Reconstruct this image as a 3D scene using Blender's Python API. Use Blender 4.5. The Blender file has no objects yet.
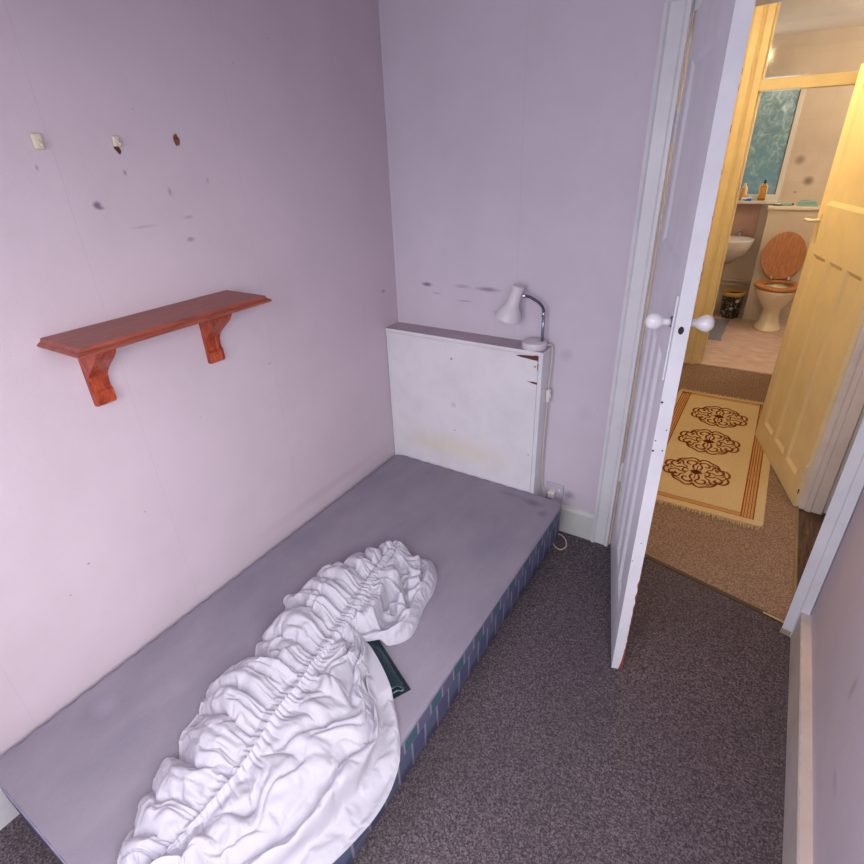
import bpy, bmesh, math, random
from mathutils import Vector, Matrix, noise
random.seed(7)
C = bpy.context.scene.collection
PI = math.pi

# ------------------------------------------------------------------ helpers
def link(name, bm, mats, parent=None, smooth=False, auto=None):
    me = bpy.data.meshes.new(name)
    bmesh.ops.recalc_face_normals(bm, faces=bm.faces[:])
    bm.to_mesh(me); bm.free()
    if not isinstance(mats, (list, tuple)): mats = [mats]
    for m in mats: me.materials.append(m)
    if smooth:
        for p in me.polygons: p.use_smooth = True
    if auto is not None:
        for p in me.polygons: p.use_smooth = True
        me.set_sharp_from_angle(angle=math.radians(auto))
    o = bpy.data.objects.new(name, me)
    C.objects.link(o)
    if parent: o.parent = parent
    return o

def tag(o, label=None, cat=None, group=None, kind=None):
    if label: o['label'] = label
    if cat: o['category'] = cat
    if group: o['group'] = group
    if kind: o['kind'] = kind
    return o

def empty(name, loc, rz=0, label=None, cat=None, group=None, kind=None):
    o = bpy.data.objects.new(name, None); C.objects.link(o)
    o.location = loc; o.rotation_euler = (0, 0, rz); o.empty_display_size = .05
    return tag(o, label, cat, group, kind)

def box(bm, x0, x1, y0, y1, z0, z1, bev=0, mi=0, seg=2):
    vs = [bm.verts.new(p) for p in ((x0,y0,z0),(x1,y0,z0),(x1,y1,z0),(x0,y1,z0),(x0,y0,z1),(x1,y0,z1),(x1,y1,z1),(x0,y1,z1))]
    fs = [bm.faces.new([vs[i] for i in f]) for f in ((3,2,1,0),(4,5,6,7),(0,1,5,4),(1,2,6,5),(2,3,7,6),(3,0,4,7))]
    for f in fs: f.material_index = mi
    if bev:
        es = list({e for f in fs for e in f.edges})
        bmesh.ops.bevel(bm, geom=es, offset=bev, segments=seg, affect='EDGES', profile=.5)
    return vs

def boxes(*bs, bev=0):
    bm = bmesh.new()
    for b in bs: box(bm, *b, bev=bev)
    return bm

def lathe(bm, prof, seg=32, mat=None, mi=0, closed=False, cap=True):
    rings = []
    for r, z in prof:
        ring = []
        for k in range(seg):
            a = 2*PI*k/seg
            p = Vector((r*math.cos(a), r*math.sin(a), z))
            if mat: p = mat @ p
            ring.append(bm.verts.new(p))
        rings.append(ring)
    for i in range(len(rings)-1):
        for k in range(seg):
            f = bm.faces.new((rings[i][k], rings[i][(k+1)%seg], rings[i+1][(k+1)%seg], rings[i+1][k])); f.material_index = mi
    if cap:
        for rr in (rings[0], rings[-1]):
            f = bm.faces.new(rr); f.material_index = mi
    return rings

def tube(bm, pts, r, seg=10, mi=0, cap=True):
    pts = [Vector(p) for p in pts]
    rings = []; up = None
    for i, p in enumerate(pts):
        a = pts[max(0, i-1)]; b = pts[min(len(pts)-1, i+1)]
        t = (b-a).normalized()
        if up is None:
            up = Vector((0,0,1)) if abs(t.z) < .9 else Vector((1,0,0))
        s = t.cross(up).normalized(); up = s.cross(t).normalized()
        rad = r(i/(len(pts)-1)) if callable(r) else r
        rings.append([bm.verts.new(p + s*(rad*math.cos(2*PI*k/seg)) + up*(rad*math.sin(2*PI*k/seg))) for k in range(seg)])
    for i in range(len(rings)-1):
        for k in range(seg):
            f = bm.faces.new((rings[i][k], rings[i][(k+1)%seg], rings[i+1][(k+1)%seg], rings[i+1][k])); f.material_index = mi
    if cap:
        bm.faces.new(rings[0]); bm.faces.new(rings[-1])

def spline(pts, n):
    """Catmull-Rom through pts, arc-length resampled to n points"""
    P = [Vector(p) for p in pts]
    P = [P[0]*2-P[1]] + P + [P[-1]*2-P[-2]]
    out = []
    for i in range(1, len(P)-2):
        for k in range(24):
            t = k/24
            a, b, c, d = P[i-1], P[i], P[i+1], P[i+2]
            out.append(.5*((2*b)+(-a+c)*t+(2*a-5*b+4*c-d)*t*t+(-a+3*b-3*c+d)*t**3))
    out.append(P[-2])
    L = [0]
    for i in range(1, len(out)): L.append(L[-1]+(out[i]-out[i-1]).length)
    res = []; j = 0
    for i in range(n):
        s = L[-1]*i/(n-1)
        while j < len(L)-2 and L[j+1] < s: j += 1
        d = L[j+1]-L[j]
        res.append(out[j].lerp(out[j+1], (s-L[j])/d if d > 0 else 0))
    return res

def grid_faces(bm, V, mi=0):
    for i in range(len(V)-1):
        for j in range(len(V[0])-1):
            f = bm.faces.new((V[i][j], V[i+1][j], V[i+1][j+1], V[i][j+1])); f.material_index = mi

def extrude_profile(bm, prof, y0, y1, axis='y', mi=0):
    """prof = list of (x,z); extruded along y"""
    a = [bm.verts.new((x, y0, z)) for x, z in prof]
    b = [bm.verts.new((x, y1, z)) for x, z in prof]
    n = len(prof)
    for i in range(n):
        bm.faces.new((a[i], a[(i+1)%n], b[(i+1)%n], b[i])).material_index = mi
    bm.faces.new(a).material_index = mi; bm.faces.new(b).material_index = mi

# ------------------------------------------------------------------ materials
def srgb(r, g, b):
    f = lambda c: (c/12.92 if c <= .04045 else ((c+.055)/1.055)**2.4)
    return (f(r/255), f(g/255), f(b/255), 1)

class Mat:
    def __init__(s, name, col=(.8,.8,.8,1), rough=.6, metal=0, spec=.5):
        s.m = bpy.data.materials.new(name); s.m.use_nodes = True
        s.nt = s.m.node_tree; s.n = s.nt.nodes; s.l = s.nt.links
        s.b = s.n['Principled BSDF']
        s.b.inputs['Base Color'].default_value = col
        s.b.inputs['Roughness'].default_value = rough
        s.b.inputs['Metallic'].default_value = metal
        s.b.inputs['Specular IOR Level'].default_value = spec
        s.col = col; s.tc = None
    def coord(s, which='Object'):
        if not s.tc: s.tc = s.n.new('ShaderNodeTexCoord')
        return s.tc.outputs[which]
    def node(s, t, **kw):
        n = s.n.new(t)
        for k, v in kw.items():
            if k in n.inputs.keys(): n.inputs[k].default_value = v
            else: setattr(n, k, v)
        return n
    def noise(s, scale, detail=4, rough=.5, vec=None, dist=0):
        n = s.node('ShaderNodeTexNoise', Scale=scale, Detail=detail, Roughness=rough, Distortion=dist)
        s.l.new(vec if vec is not None else s.coord(), n.inputs['Vector'])
        return n.outputs['Fac']
    def ramp(s, fac, stops, interp='LINEAR'):
        r = s.node('ShaderNodeValToRGB'); cr = r.color_ramp; cr.interpolation = interp
        while len(cr.elements) < len(stops): cr.elements.new(.5)
        for e, (p, c) in zip(cr.elements, stops):
            e.position = p; e.color = c if len(c) == 4 else (*c, 1)
        s.l.new(fac, r.inputs['Fac'])
        return r.outputs['Color']
    def mix(s, fac, a, b, mode='MIX'):
        n = s.node('ShaderNodeMix'); n.data_type = 'RGBA'; n.blend_type = mode
        for inp, v in ((n.inputs[0], fac), (n.inputs[6], a), (n.inputs[7], b)):
            if isinstance(v, (int, float)): inp.default_value = v
            elif isinstance(v, (tuple, list)): inp.default_value = v
            else: s.l.new(v, inp)
        return n.outputs[2]
    def math(s, op, a, b=None, c=None):
        n = s.node('ShaderNodeMath'); n.operation = op
        for inp, v in zip(n.inputs, (a, b, c)):
            if v is None: continue
            if isinstance(v, (int, float)): inp.default_value = v
            else: s.l.new(v, inp)
        return n.outputs[0]
    def mapr(s, v, a, b, c=0., d=1.):
        n = s.node('ShaderNodeMapRange')
        s.l.new(v, n.inputs[0])
        for i, x in enumerate((a, b, c, d)): n.inputs[i+1].default_value = x
        return n.outputs[0]
    def sep(s, vec=None):
        n = s.node('ShaderNodeSeparateXYZ'); s.l.new(vec if vec is not None else s.coord(), n.inputs[0]); return n.outputs
    def mapping(s, scale=(1,1,1), loc=(0,0,0), rot=(0,0,0), vec=None):
        n = s.node('ShaderNodeMapping'); n.inputs['Scale'].default_value = scale; n.inputs['Location'].default_value = loc; n.inputs['Rotation'].default_value = rot
        s.l.new(vec if vec is not None else s.coord(), n.inputs['Vector']); return n.outputs[0]
    def base(s, c): s.l.new(c, s.b.inputs['Base Color'])
    def bump(s, h, strength=.3, dist=.002):
        n = s.node('ShaderNodeBump', Strength=strength, Distance=dist)
        s.l.new(h, n.inputs['Height']); s.l.new(n.outputs[0], s.b.inputs['Normal'])
    def spot(s, center, radii, jag=.35, nscale=60):
        """soft ellipse mask (0..1) about a point in object coordinates"""
        m = s.mapping(scale=[1/(r*.72) for r in radii], loc=[-c/(r*.72) for c, r in zip(center, radii)])
        v = s.node('ShaderNodeVectorMath'); v.operation = 'LENGTH'; s.l.new(m, v.inputs[0])
        d = s.math('ADD', v.outputs['Value'], s.mapr(s.noise(nscale, 3), 0, 1, -jag, jag))
        return s.mapr(d, 1.35, .35, 0, 1)

def smudge(M, colour, spots, dark):
    """add a list of (center, radii, amount) marks to a colour"""
    c = colour
    for ce, ra, am in spots:
        c = M.mix(M.math('MULTIPLY', M.spot(ce, ra), am), c, dark)
    return c

# lilac wallpaper: faint mottling, vertical drop seams, dirt marks at known places
def wallpaper(name, col, spots=(), seams=(), axis=1, dark=srgb(104,88,112)):
    M = Mat(name, col, .85, 0, .2)
    n = M.noise(3.5, 5, .6)
    c = M.mix(M.mapr(n, .35, .7), col, tuple(v*.93 for v in col[:3])+(1,))
    c2 = M.noise(16, 4, .7)
    c = M.mix(M.mapr(c2, .58, .8, 0, .3), c, tuple(v*.82 for v in col[:3])+(1,))
    sx = M.sep()[axis]
    wob = M.math('ADD', sx, M.mapr(M.noise(4, 2), 0, 1, -.006, .006))
    for s_ in seams:
        d = M.math('ABSOLUTE', M.math('SUBTRACT', wob, s_))
        c = M.mix(M.mapr(d, .0022, .0004, 0, .08), c, dark)
    tiny = M.node('ShaderNodeTexVoronoi', Scale=7.0); M.l.new(M.coord(), tiny.inputs['Vector'])
    c = M.mix(M.mapr(tiny.outputs['Distance'], .022, .012, 0, .35), c, dark)
    c = smudge(M, c, spots, dark)
    M.base(c)
    fine = M.noise(260, 3, .6)
    h = M.math('ADD', M.math('MULTIPLY', fine, .35), M.math('MULTIPLY', M.noise(14, 4), 1.2))
    M.bump(h, .35, .003)
    return M.m

LILAC = srgb(203,188,198); LILAC_B = srgb(211,201,213)
m_wall_left = wallpaper('lilac_wallpaper_left', LILAC, [
    ((0,-1.237,1.513),(.05,.014,.012),.85), ((0,-1.229,1.505),(.05,.012,.006),.6),
    ((0,-1.143,1.581),(.05,.006,.010),.6), ((0,-.999,1.401),(.05,.018,.009),.5),
    ((0,-1.345,1.60),(.05,.005,.009),.4), ((0,-1.03,1.53),(.05,.008,.016),.4), ((0,-.90,1.55),(.05,.005,.01),.35),
    ((0,-.99,1.46),(.05,.022,.007),.3), ((0,-1.13,1.45),(.05,.05,.005),.25), ((0,-.80,.95),(.05,.012,.006),.3),
    ((0,-1.56,.60),(.05,.006,.004),.7), ((0,-1.63,.54),(.05,.004,.003),.7), ((0,-1.37,.66),(.05,.004,.003),.6),
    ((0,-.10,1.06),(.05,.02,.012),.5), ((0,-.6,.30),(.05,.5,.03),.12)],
    seams=(-1.30,-.78,-1.83,-.25))
m_wall_back = wallpaper('lilac_wallpaper_back', LILAC_B, [
    ((.17,0,1.085),(.036,.05,.012),.8), ((.35,0,1.092),(.05,.05,.010),.35), ((.47,0,1.09),(.07,.05,.013),.6),
    ((.36,0,1.03),(.05,.05,.005),.4), ((.52,0,1.00),(.03,.05,.006),.4), ((.22,0,1.05),(.03,.05,.005),.3), ((.93,0,.62),(.05,.05,.05),.08),
    ((.83,0,.86),(.035,.05,.035),.18), ((.90,0,.20),(.035,.05,.03),.5)],
    seams=(.022,.60), axis=0)
m_wall_right = wallpaper('lilac_wallpaper_right', LILAC_B, [
    ((1.845,-.80,.45),(.05,.02,.05),.25), ((1.845,-.95,.30),(.05,.05,.02),.2)], seams=(-.9,))
m_wall_hall = wallpaper('hall_wallpaper', srgb(214,200,180), axis=1)

def plain_paint(name, col, rough=.45, var=.06, dirt=None, spots=()):
    M = Mat(name, col, rough, 0, .4)
    n = M.noise(6, 5, .65)
    c = M.mix(M.mapr(n, .4, .75), col, tuple(v*(1-var*2) for v in col[:3])+(1,))
    if dirt:
        c = M.mix(M.mapr(M.noise(2.3, 4, .6), .48, .72, 0, .8), c, dirt)
    for ce, ra, am, dc in spots:
        c = M.mix(M.math('MULTIPLY', M.spot(ce, ra), am), c, dc)
    M.base(c)
    M.bump(M.noise(45, 4), .12, .002)
    return M.m

m_white = plain_paint('white_gloss_paint', srgb(222,222,226), .35)
m_whiter = plain_paint('white_door_paint', srgb(228,228,236), .4)
m_boxwhite = plain_paint('headboard_white_paint', srgb(226,223,228), .45, spots=[
    ((.38,-.107,.36),(.32,.05,.09),.55,srgb(222,212,190)), ((.2,-.107,.34),(.12,.05,.06),.4,srgb(222,212,190)),
    ((.36,-.107,.58),(.02,.05,.02),.35,srgb(150,145,150)), ((.352,-.107,.80),(.006,.05,.006),1,srgb(80,70,72)),
    ((.366,-.107,.45),(.005,.05,.004),.9,srgb(110,100,98)), ((.734,-.107,.42),(.004,.05,.004),.9,srgb(110,90,80)),
    ((.74,-.107,.83),(.006,.05,.006),.9,srgb(90,90,110))])
m_ledge_top = plain_paint('greyer_ledge_paint', srgb(182,166,176), .8, .08)  # greyer mauve tone for the top of the headboard ledge
m_cream = plain_paint('cream_gloss_paint', srgb(238,222,178), .4)
m_magnolia = plain_paint('bathroom_trim_paint', srgb(238,228,205), .4)
m_trim_grey = plain_paint('worn_grey_trim_paint', srgb(228,220,218), .55, .1, spots=())
m_base_r = plain_paint('worn_skirting_paint', srgb(205,198,196), .55, .1)
m_base_top = plain_paint('scuffed_pinkish_skirting_top', srgb(224,208,202), .6, .1)
m_base_back = plain_paint('skirting_paint', srgb(206,208,204), .5, .06, dirt=srgb(186,178,164))
m_ceiling = plain_paint('ceiling_paint', srgb(235,232,232), .9)
m_chip = plain_paint('bare_brown_wood_chip', srgb(96,50,38), .7, .2)
m_redchip = plain_paint('bare_red_wood_chip', srgb(150,74,52), .7, .2)
m_dark = Mat('dark_hole', srgb(25,24,30), .6).m
m_ceramic = Mat('white_ceramic', srgb(236,234,238), .12).m
m_enamel = Mat('lamp_white_enamel', srgb(214,208,214), .4).m
m_chrome = Mat('chrome', srgb(190,192,200), .16, 1).m
m_plastic = Mat('white_plastic', srgb(228,222,214), .4).m
m_cream_plastic = Mat('cream_plastic', srgb(212,200,178), .5).m
m_brass = Mat('dull_brass', srgb(190,160,90), .35, .9).m
m_black = Mat('black_plastic', srgb(22,22,24), .4).m

def carpet(name, ca, cb, cc, sc=210, rug_bump=.9):
    M = Mat(name, ca, .95, 0, .1)
    v = M.node('ShaderNodeTexVoronoi', Scale=sc); M.l.new(M.coord(), v.inputs['Vector'])
    s = M.sep(v.outputs['Color'])
    n = M.noise(sc*.45, 3, .7)
    f = M.math('ADD', M.math('MULTIPLY', s[0], .45), M.math('MULTIPLY', n, .55))
    c = M.ramp(f, [(.25, cb), (.5, ca), (.72, cc)])
    big = M.noise(2.2, 5, .6)
    c = M.mix(M.mapr(big, .35, .7, 0, .35), c, tuple(x*.72 for x in ca[:3])+(1,))
    M.base(c)
    M.bump(M.math('ADD', s[0], n), rug_bump, .004)
    return M.m
m_carpet = carpet('speckled_mauve_carpet', srgb(96,86,92), srgb(68,60,67), srgb(130,118,125), 250)
m_carpet_hall = carpet('speckled_carpet_warm_lit', srgb(152,128,114), srgb(118,96,86), srgb(180,154,136), 230)  # same carpet as the bedroom, with the hall's warm light in its colour

def vinyl():
    M = Mat('pinkish_vinyl_floor', srgb(206,178,168), .45, 0, .4)
    n = M.noise(7, 5, .7, M.mapping(scale=(1,2.4,1)))
    M.base(M.ramp(n, [(.3, srgb(186,156,148)), (.55, srgb(212,186,176)), (.75, srgb(226,204,194))]))
    return M.m
m_vinyl = vinyl()

def boards():
    M = Mat('dark_floorboards', srgb(70,50,40), .6)
    n = M.noise(9, 5, .7, M.mapping(scale=(6,.7,1)))
    M.base(M.ramp(n, [(.35, srgb(44,32,28)), (.6, srgb(96,70,54)), (.8, srgb(140,116,92))]))
    return M.m
m_boards = boards()

def wood(name, a, b, c, scale=(1,1,1), rough=.4, coat=0):
    M = Mat(name, a, rough, 0, .45)
    v = M.mapping(scale=scale)
    n = M.noise(5, 6, .65, v, 1.2)
    M.base(M.ramp(n, [(.3, c), (.5, a), (.7, b)]))
    M.bump(n, .12, .001)
    if coat: M.b.inputs['Coat Weight'].default_value = coat
    return M.m
m_shelf = wood('red_stained_pine', srgb(146,72,56), srgb(164,88,68), srgb(116,50,40), (14,1.6,14), .38)
m_shelf_br = wood('red_stained_pine_bracket', srgb(164,68,40), srgb(196,98,60), srgb(116,38,24), (12,12,2), .4)
m_toiletwood = wood('honey_pine', srgb(184,122,74), srgb(202,142,92), srgb(160,98,56), (18,2,2), .35)
m_brownwood = wood('brown_wood', srgb(120,78,52), srgb(150,100,70), srgb(84,52,36), (10,10,1.5), .5)

# bed base fabrics
def bed_top():
    M = Mat('grey_mauve_bed_ticking', srgb(128,120,140), .9, 0, .15)
    n = M.noise(4, 5, .6, M.mapping(scale=(1.6,.8,1)))
    c = M.mix(M.mapr(n, .35, .7), srgb(150,143,154), srgb(134,128,142))
    st = M.noise(9, 4, .7, M.mapping(scale=(3,.5,1)))
    c = M.mix(M.mapr(st, .6, .8, 0, .35), c, srgb(150,142,160))
    for ce, ra, am, dc in [((.80,-.18,.233),(.055,.03,.05),.45,srgb(84,76,88)), ((.86,-.235,.233),(.03,.03,.05),.35,srgb(84,76,88)),
                           ((.70,-.17,.233),(.10,.02,.05),.25,srgb(90,82,92)), ((.12,-1.7,.233),(.05,.04,.05),.35,srgb(168,160,176)),
                           ((.25,-1.55,.233),(.04,.03,.05),.25,srgb(168,160,176)), ((.2,-1.2,.233),(.3,.5,.05),.18,srgb(104,98,120))]:
        c = M.mix(M.math('MULTIPLY', M.spot(ce, ra, .45, 25), am), c, dc)
    fine = M.noise(420, 2, .5)
    c = M.mix(M.mapr(fine, .3, .7, 0, .18), c, srgb(96,90,110))
    M.base(c); M.bump(fine, .25, .001)
    return M.m
m_bedtop = bed_top()

def bed_side():
    """woven check: tall blocks of teal and slate purple, offset in two rows, thin pale outlines"""
    M = Mat('tartan_border_fabric', srgb(70,76,104), .7, 0, .3)
    s = M.sep()
    along = M.math('ADD', s[1], s[0])
    wob = M.math('ADD', along, M.mapr(M.noise(14, 2), 0, 1, -.004, .004))
    u = M.math('DIVIDE', wob, .066)
    z = s[2]
    row = M.math('GREATER_THAN', z, .165)
    uo = M.math('ADD', u, M.math('MULTIPLY', row, .5))
    fr = M.math('FRACT', uo)
    alt = M.math('GREATER_THAN', M.math('FRACT', M.math('MULTIPLY', M.math('FLOOR', uo), .5)), .25)
    top = M.mix(alt, srgb(52,104,110), srgb(106,100,134))
    low = M.mix(alt, srgb(74,80,120), srgb(84,98,128))
    c = M.mix(row, low, top)
    low2 = M.math('LESS_THAN', z, .098)
    c = M.mix(low2, c, M.mix(alt, srgb(100,106,136), srgb(66,78,110)))
    # thin lines woven along the band
    w = M.math('FRACT', M.math('DIVIDE', z, .022))
    c = M.mix(M.mapr(M.math('ABSOLUTE', M.math('SUBTRACT', w, .5)), .08, .0, 0, .3), c, srgb(130,130,160))
    edge = M.math('MINIMUM', fr, M.math('SUBTRACT', 1., fr))
    c = M.mix(M.mapr(edge, .085, .03, 0, .8), c, srgb(178,170,190))
    zl = M.math('ABSOLUTE', M.math('SUBTRACT', z, .165))
    c = M.mix(M.mapr(zl, .003, .001, 0, .5), c, srgb(150,140,170))
    n = M.noise(60, 4, .7, M.mapping(scale=(1,1,4)))
    c = M.mix(M.mapr(n, .4, .7, 0, .3), c, srgb(60,60,92))
    c = M.mix(.22, c, srgb(110,110,130))
    M.base(c); M.bump(M.noise(300, 2), .3, .001)
    return M.m
m_bedside = bed_side()

def sheet_mat():
    M = Mat('thin_white_cotton', srgb(216,213,224), .85, 0, .15)
    w = M.noise(700, 2, .5)
    M.bump(w, .12, .0006)
    nt = M.nt
    tr = M.node('ShaderNodeBsdfTranslucent'); tr.inputs['Color'].default_value = srgb(226,224,236)
    tp = M.node('ShaderNodeBsdfTransparent')
    m1 = M.node('ShaderNodeMixShader'); m1.inputs[0].default_value = .3
    m2 = M.node('ShaderNodeMixShader'); m2.inputs[0].default_value = .06
    out = M.n['Material Output']
    M.l.new(M.b.outputs[0], m1.inputs[1]); M.l.new(tr.outputs[0], m1.inputs[2])
    M.l.new(m1.outputs[0], m2.inputs[1]); M.l.new(tp.outputs[0], m2.inputs[2])
    M.l.new(m2.outputs[0], out.inputs['Surface'])
    return M.m
m_sheet = sheet_mat()

# ------------------------------------------------------------------ structure: bedroom
BX, RX = .91, 1.845                  # bed width, right wall
REAR = -2.62; CEIL = 2.40
def struct(name, bm, mats, **kw):
    o = link(name, bm, mats, **kw); o['kind'] = 'structure'; return o

def floor_poly(name, pts, mat, z0=-.1, z1=0):
    bm = bmesh.new(); a = [bm.verts.new((x, y, z0)) for x, y in pts]; b = [bm.verts.new((x, y, z1)) for x, y in pts]; n = len(pts)
    for i in range(n): bm.faces.new((a[i], a[(i+1)%n], b[(i+1)%n], b[i]))
    bm.faces.new(a); bm.faces.new(b); return struct(name, bm, mat)
A = Vector((1.105, .0)); B = Vector((1.787, -.166))
dw = (B-A).normalized(); nw = Vector((-dw.y, dw.x))      # nw points into the hall
def W(u, v): p = A + dw*u + nw*v; return (p.x, p.y)
LW = (B-A).length
ta, tb = W(-.04, .036), W(LW+.02, .036)
floor_poly('floor', [(-.1, REAR-.1), (1.95, REAR-.1), (1.95, tb[1]-.02), tb, ta, (-.1, ta[1])], m_carpet)
floor_poly('floor_hall', [(.85, ta[1]), ta, tb, (1.824, tb[1]), (1.824, 2.63), (.85, 2.63)], m_carpet_hall)
struct('floor_landing', boxes((1.824, 2.9, .0, 2.63, -.1, -.004)), m_boards)
struct('floor_bathroom', boxes((.75, 2.6, 2.63, 4.45, -.1, 0)), m_vinyl)
struct('ceiling', boxes((-.1, 2.9, REAR-.1, 4.5, CEIL, CEIL+.1)), m_ceiling)
struct('wall_left', boxes((-.1, 0, REAR-.1, .0, 0, CEIL)), m_wall_left)
struct('wall_back', boxes((-.1, 1.09, 0, .10, 0, CEIL)), m_wall_back)
SW = (-2.5, -1.45, .85, 2.0)          # side window in the right wall behind the camera
struct('wall_right', boxes((RX, RX+.1, SW[1], -.17, 0, CEIL), (RX, RX+.1, REAR-.1, SW[0], 0, CEIL), (RX, RX+.1, SW[0], SW[1], 0, SW[2]), (RX, RX+.1, SW[0], SW[1], SW[3], CEIL)), m_wall_right)
struct('window_4', boxes((RX+.04, RX+.09, SW[0], SW[0]+.05, SW[2], SW[3]), (RX+.04, RX+.09, SW[1]-.05, SW[1], SW[2], SW[3]), (RX+.04, RX+.09, SW[0], SW[1], SW[2], SW[2]+.05), (RX+.04, RX+.09, SW[0], SW[1], SW[3]-.05, SW[3])), m_whiter)

# doorway wall above the door (runs at a slight angle)
DH = 1.93
def quadprism(bm, pts, z0, z1, mi=0):
    a = [bm.verts.new((x, y, z0)) for x, y in pts]; b = [bm.verts.new((x, y, z1)) for x, y in pts]
    n = len(pts)
    for i in range(n): bm.faces.new((a[i], a[(i+1)%n], b[(i+1)%n], b[i])).material_index = mi
    bm.faces.new(a).material_index = mi; bm.faces.new(b).material_index = mi
A = Vector((1.105, .0)); B = Vector((1.787, -.166))
dw = (B-A).normalized(); nw = Vector((-dw.y, dw.x))      # nw points into the hall
def W(u, v): p = A + dw*u + nw*v; return (p.x, p.y)
LW = (B-A).length
bm = bmesh.new(); quadprism(bm, [W(-.02,0), W(LW+.06,0), W(LW+.06,.10), W(-.02,.10)], DH+.035, CEIL)
struct('wall_door', bm, m_wall_back)
bm = bmesh.new(); quadprism(bm, [W(LW+.03,0.01), (1.95,-.17), (1.95,-.05), W(LW+.03,.10)], 0, CEIL)
struct('wall_door_return', bm, m_wall_back)

# architrave and lining round the bedroom door
bm = bmesh.new()
def arch_prof(bm, pts, z0, z1): quadprism(bm, pts, z0, z1)
quadprism(bm, [(1.028,-.022),(1.040,-.026),(1.046,-.018),(1.085,-.018),(1.092,-.024),(1.103,-.024),(1.106,-.012),(1.106,.0),(1.028,0)], 0, DH+.03)
struct('trim_1', bm, m_white)
bm = bmesh.new()
quadprism(bm, [W(-.01,.0), W(.004,.0), W(.004,.10), W(-.01,.10)], 0, DH+.03)
quadprism(bm, [W(.0,.035), W(.016,.035), W(.016,.10), W(.0,.10)], 0, DH+.02)
struct('trim_2', bm, m_trim_grey)
bm = bmesh.new()
quadprism(bm, [W(LW,-.018), W(LW+.030,-.018), W(LW+.034,-.024), W(LW+.06,-.024), W(LW+.064,.005), W(LW+.03,.11), W(LW,.11)], 0, DH+.03)
struct('trim_3', bm, m_whiter)
bm = bmesh.new()
quadprism(bm, [W(-.075,-.02), W(LW+.06,-.02), W(LW+.06,.0), W(-.075,.0)], DH+.03, DH+.10)
quadprism(bm, [W(0,.0), W(LW,.0), W(LW,.10), W(0,.10)], DH+.005, DH+.035)
struct('trim_4', bm, m_white)
# bits of gold and worn wood at the foot of the right-hand post
bm = bmesh.new()
quadprism(bm, [W(LW-.001,-.0205), W(LW+.03,-.0205), W(LW+.03,-.0175), W(LW-.001,-.0175)], .0, .022)
struct('trim_5', bm, plain_paint('worn_post_foot', srgb(176,160,130), .7, .2))

# skirting
bm = bmesh.new()
extrude_profile(bm, [(0,0),(-.018,0),(-.018,.125),(-.012,.138),(-.004,.142),(0,.142)], 0, 1.028-.775)
for v in bm.verts: v.co = Vector((.775+v.co.y, v.co.x, v.co.z))
struct('baseboard_back', bm, m_base_back)
bm = bmesh.new()
extrude_profile(bm, [(RX,0),(RX-.030,0),(RX-.030,.128),(RX-.027,.131),(RX,.131)], REAR, -.195)
struct('baseboard_right', bm, m_base_r)
# scuffed pink-cream top edge with an irregular inner line
bm = bmesh.new()
N = 260; a = []; b = []
for i in range(N):
    y = REAR + (-.197-REAR)*i/(N-1)
    w = .024 + .004*noise.noise(Vector((0, y*18, 1))) + .003*noise.noise(Vector((3, y*60, 1)))
    a.append([bm.verts.new((RX-.003-w, y, .131)), bm.verts.new((RX-.003-w, y, .1335)), bm.verts.new((RX, y, .1335))])
for i in range(N-1):
    for k in range(2): bm.faces.new((a[i][k], a[i][k+1], a[i+1][k+1], a[i+1][k]))
tp = link('baseboard_worn_edge', bm, m_base_top, parent=bpy.data.objects['baseboard_right'])

bm = boxes((.0, .012, REAR, -.11, 0, .12))
struct('baseboard_left', bm, m_white)

# rear wall with the window the daylight comes through
WX0, WX1, WZ0, WZ1 = .45, 1.75, .75, 2.05
struct('wall_rear', boxes((-.1, WX0, REAR-.12, REAR, 0, CEIL), (WX1, RX+.1, REAR-.12, REAR, 0, CEIL), (WX0, WX1, REAR-.12, REAR, 0, WZ0), (WX0, WX1, REAR-.12, REAR, WZ1, CEIL)), m_wall_back)
struct('window_2', boxes((WX0, WX0+.05, REAR-.09, REAR-.04, WZ0, WZ1), (WX1-.05, WX1, REAR-.09, REAR-.04, WZ0, WZ1), (WX0, WX1, REAR-.09, REAR-.04, WZ0, WZ0+.05), (WX0, WX1, REAR-.09, REAR-.04, WZ1-.05, WZ1), ((WX0+WX1)/2-.025, (WX0+WX1)/2+.025, REAR-.09, REAR-.04, WZ0, WZ1)), m_whiter)

# ------------------------------------------------------------------ structure: hall and bathroom
struct('wall_hall_left', boxes((.75, .85, .10, 2.58, 0, CEIL)), m_wall_hall)
struct('wall_hall_right', boxes((1.86, 1.96, .745, .80, 0, CEIL), (1.86, 1.96, 1.50, 2.58, 0, CEIL), (1.86, 1.96, .80, 1.50, DH+.03, CEIL)), m_wall_hall)
struct('wall_landing', boxes((1.96, 2.9, .80, .90, 0, CEIL)), plain_paint('landing_wall_paint', srgb(206,198,194), .7))
struct('wall_landing_end', boxes((2.8, 2.9, -.17, .8, 0, CEIL)), m_wall_hall)
struct('wall_landing_front', boxes((1.95, 2.9, -.17, -.07, 0, CEIL)), m_wall_hall)
struct('wall_side_room', boxes((2.3, 2.4, .90, 2.58, 0, CEIL)), m_wall_hall)
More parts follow.
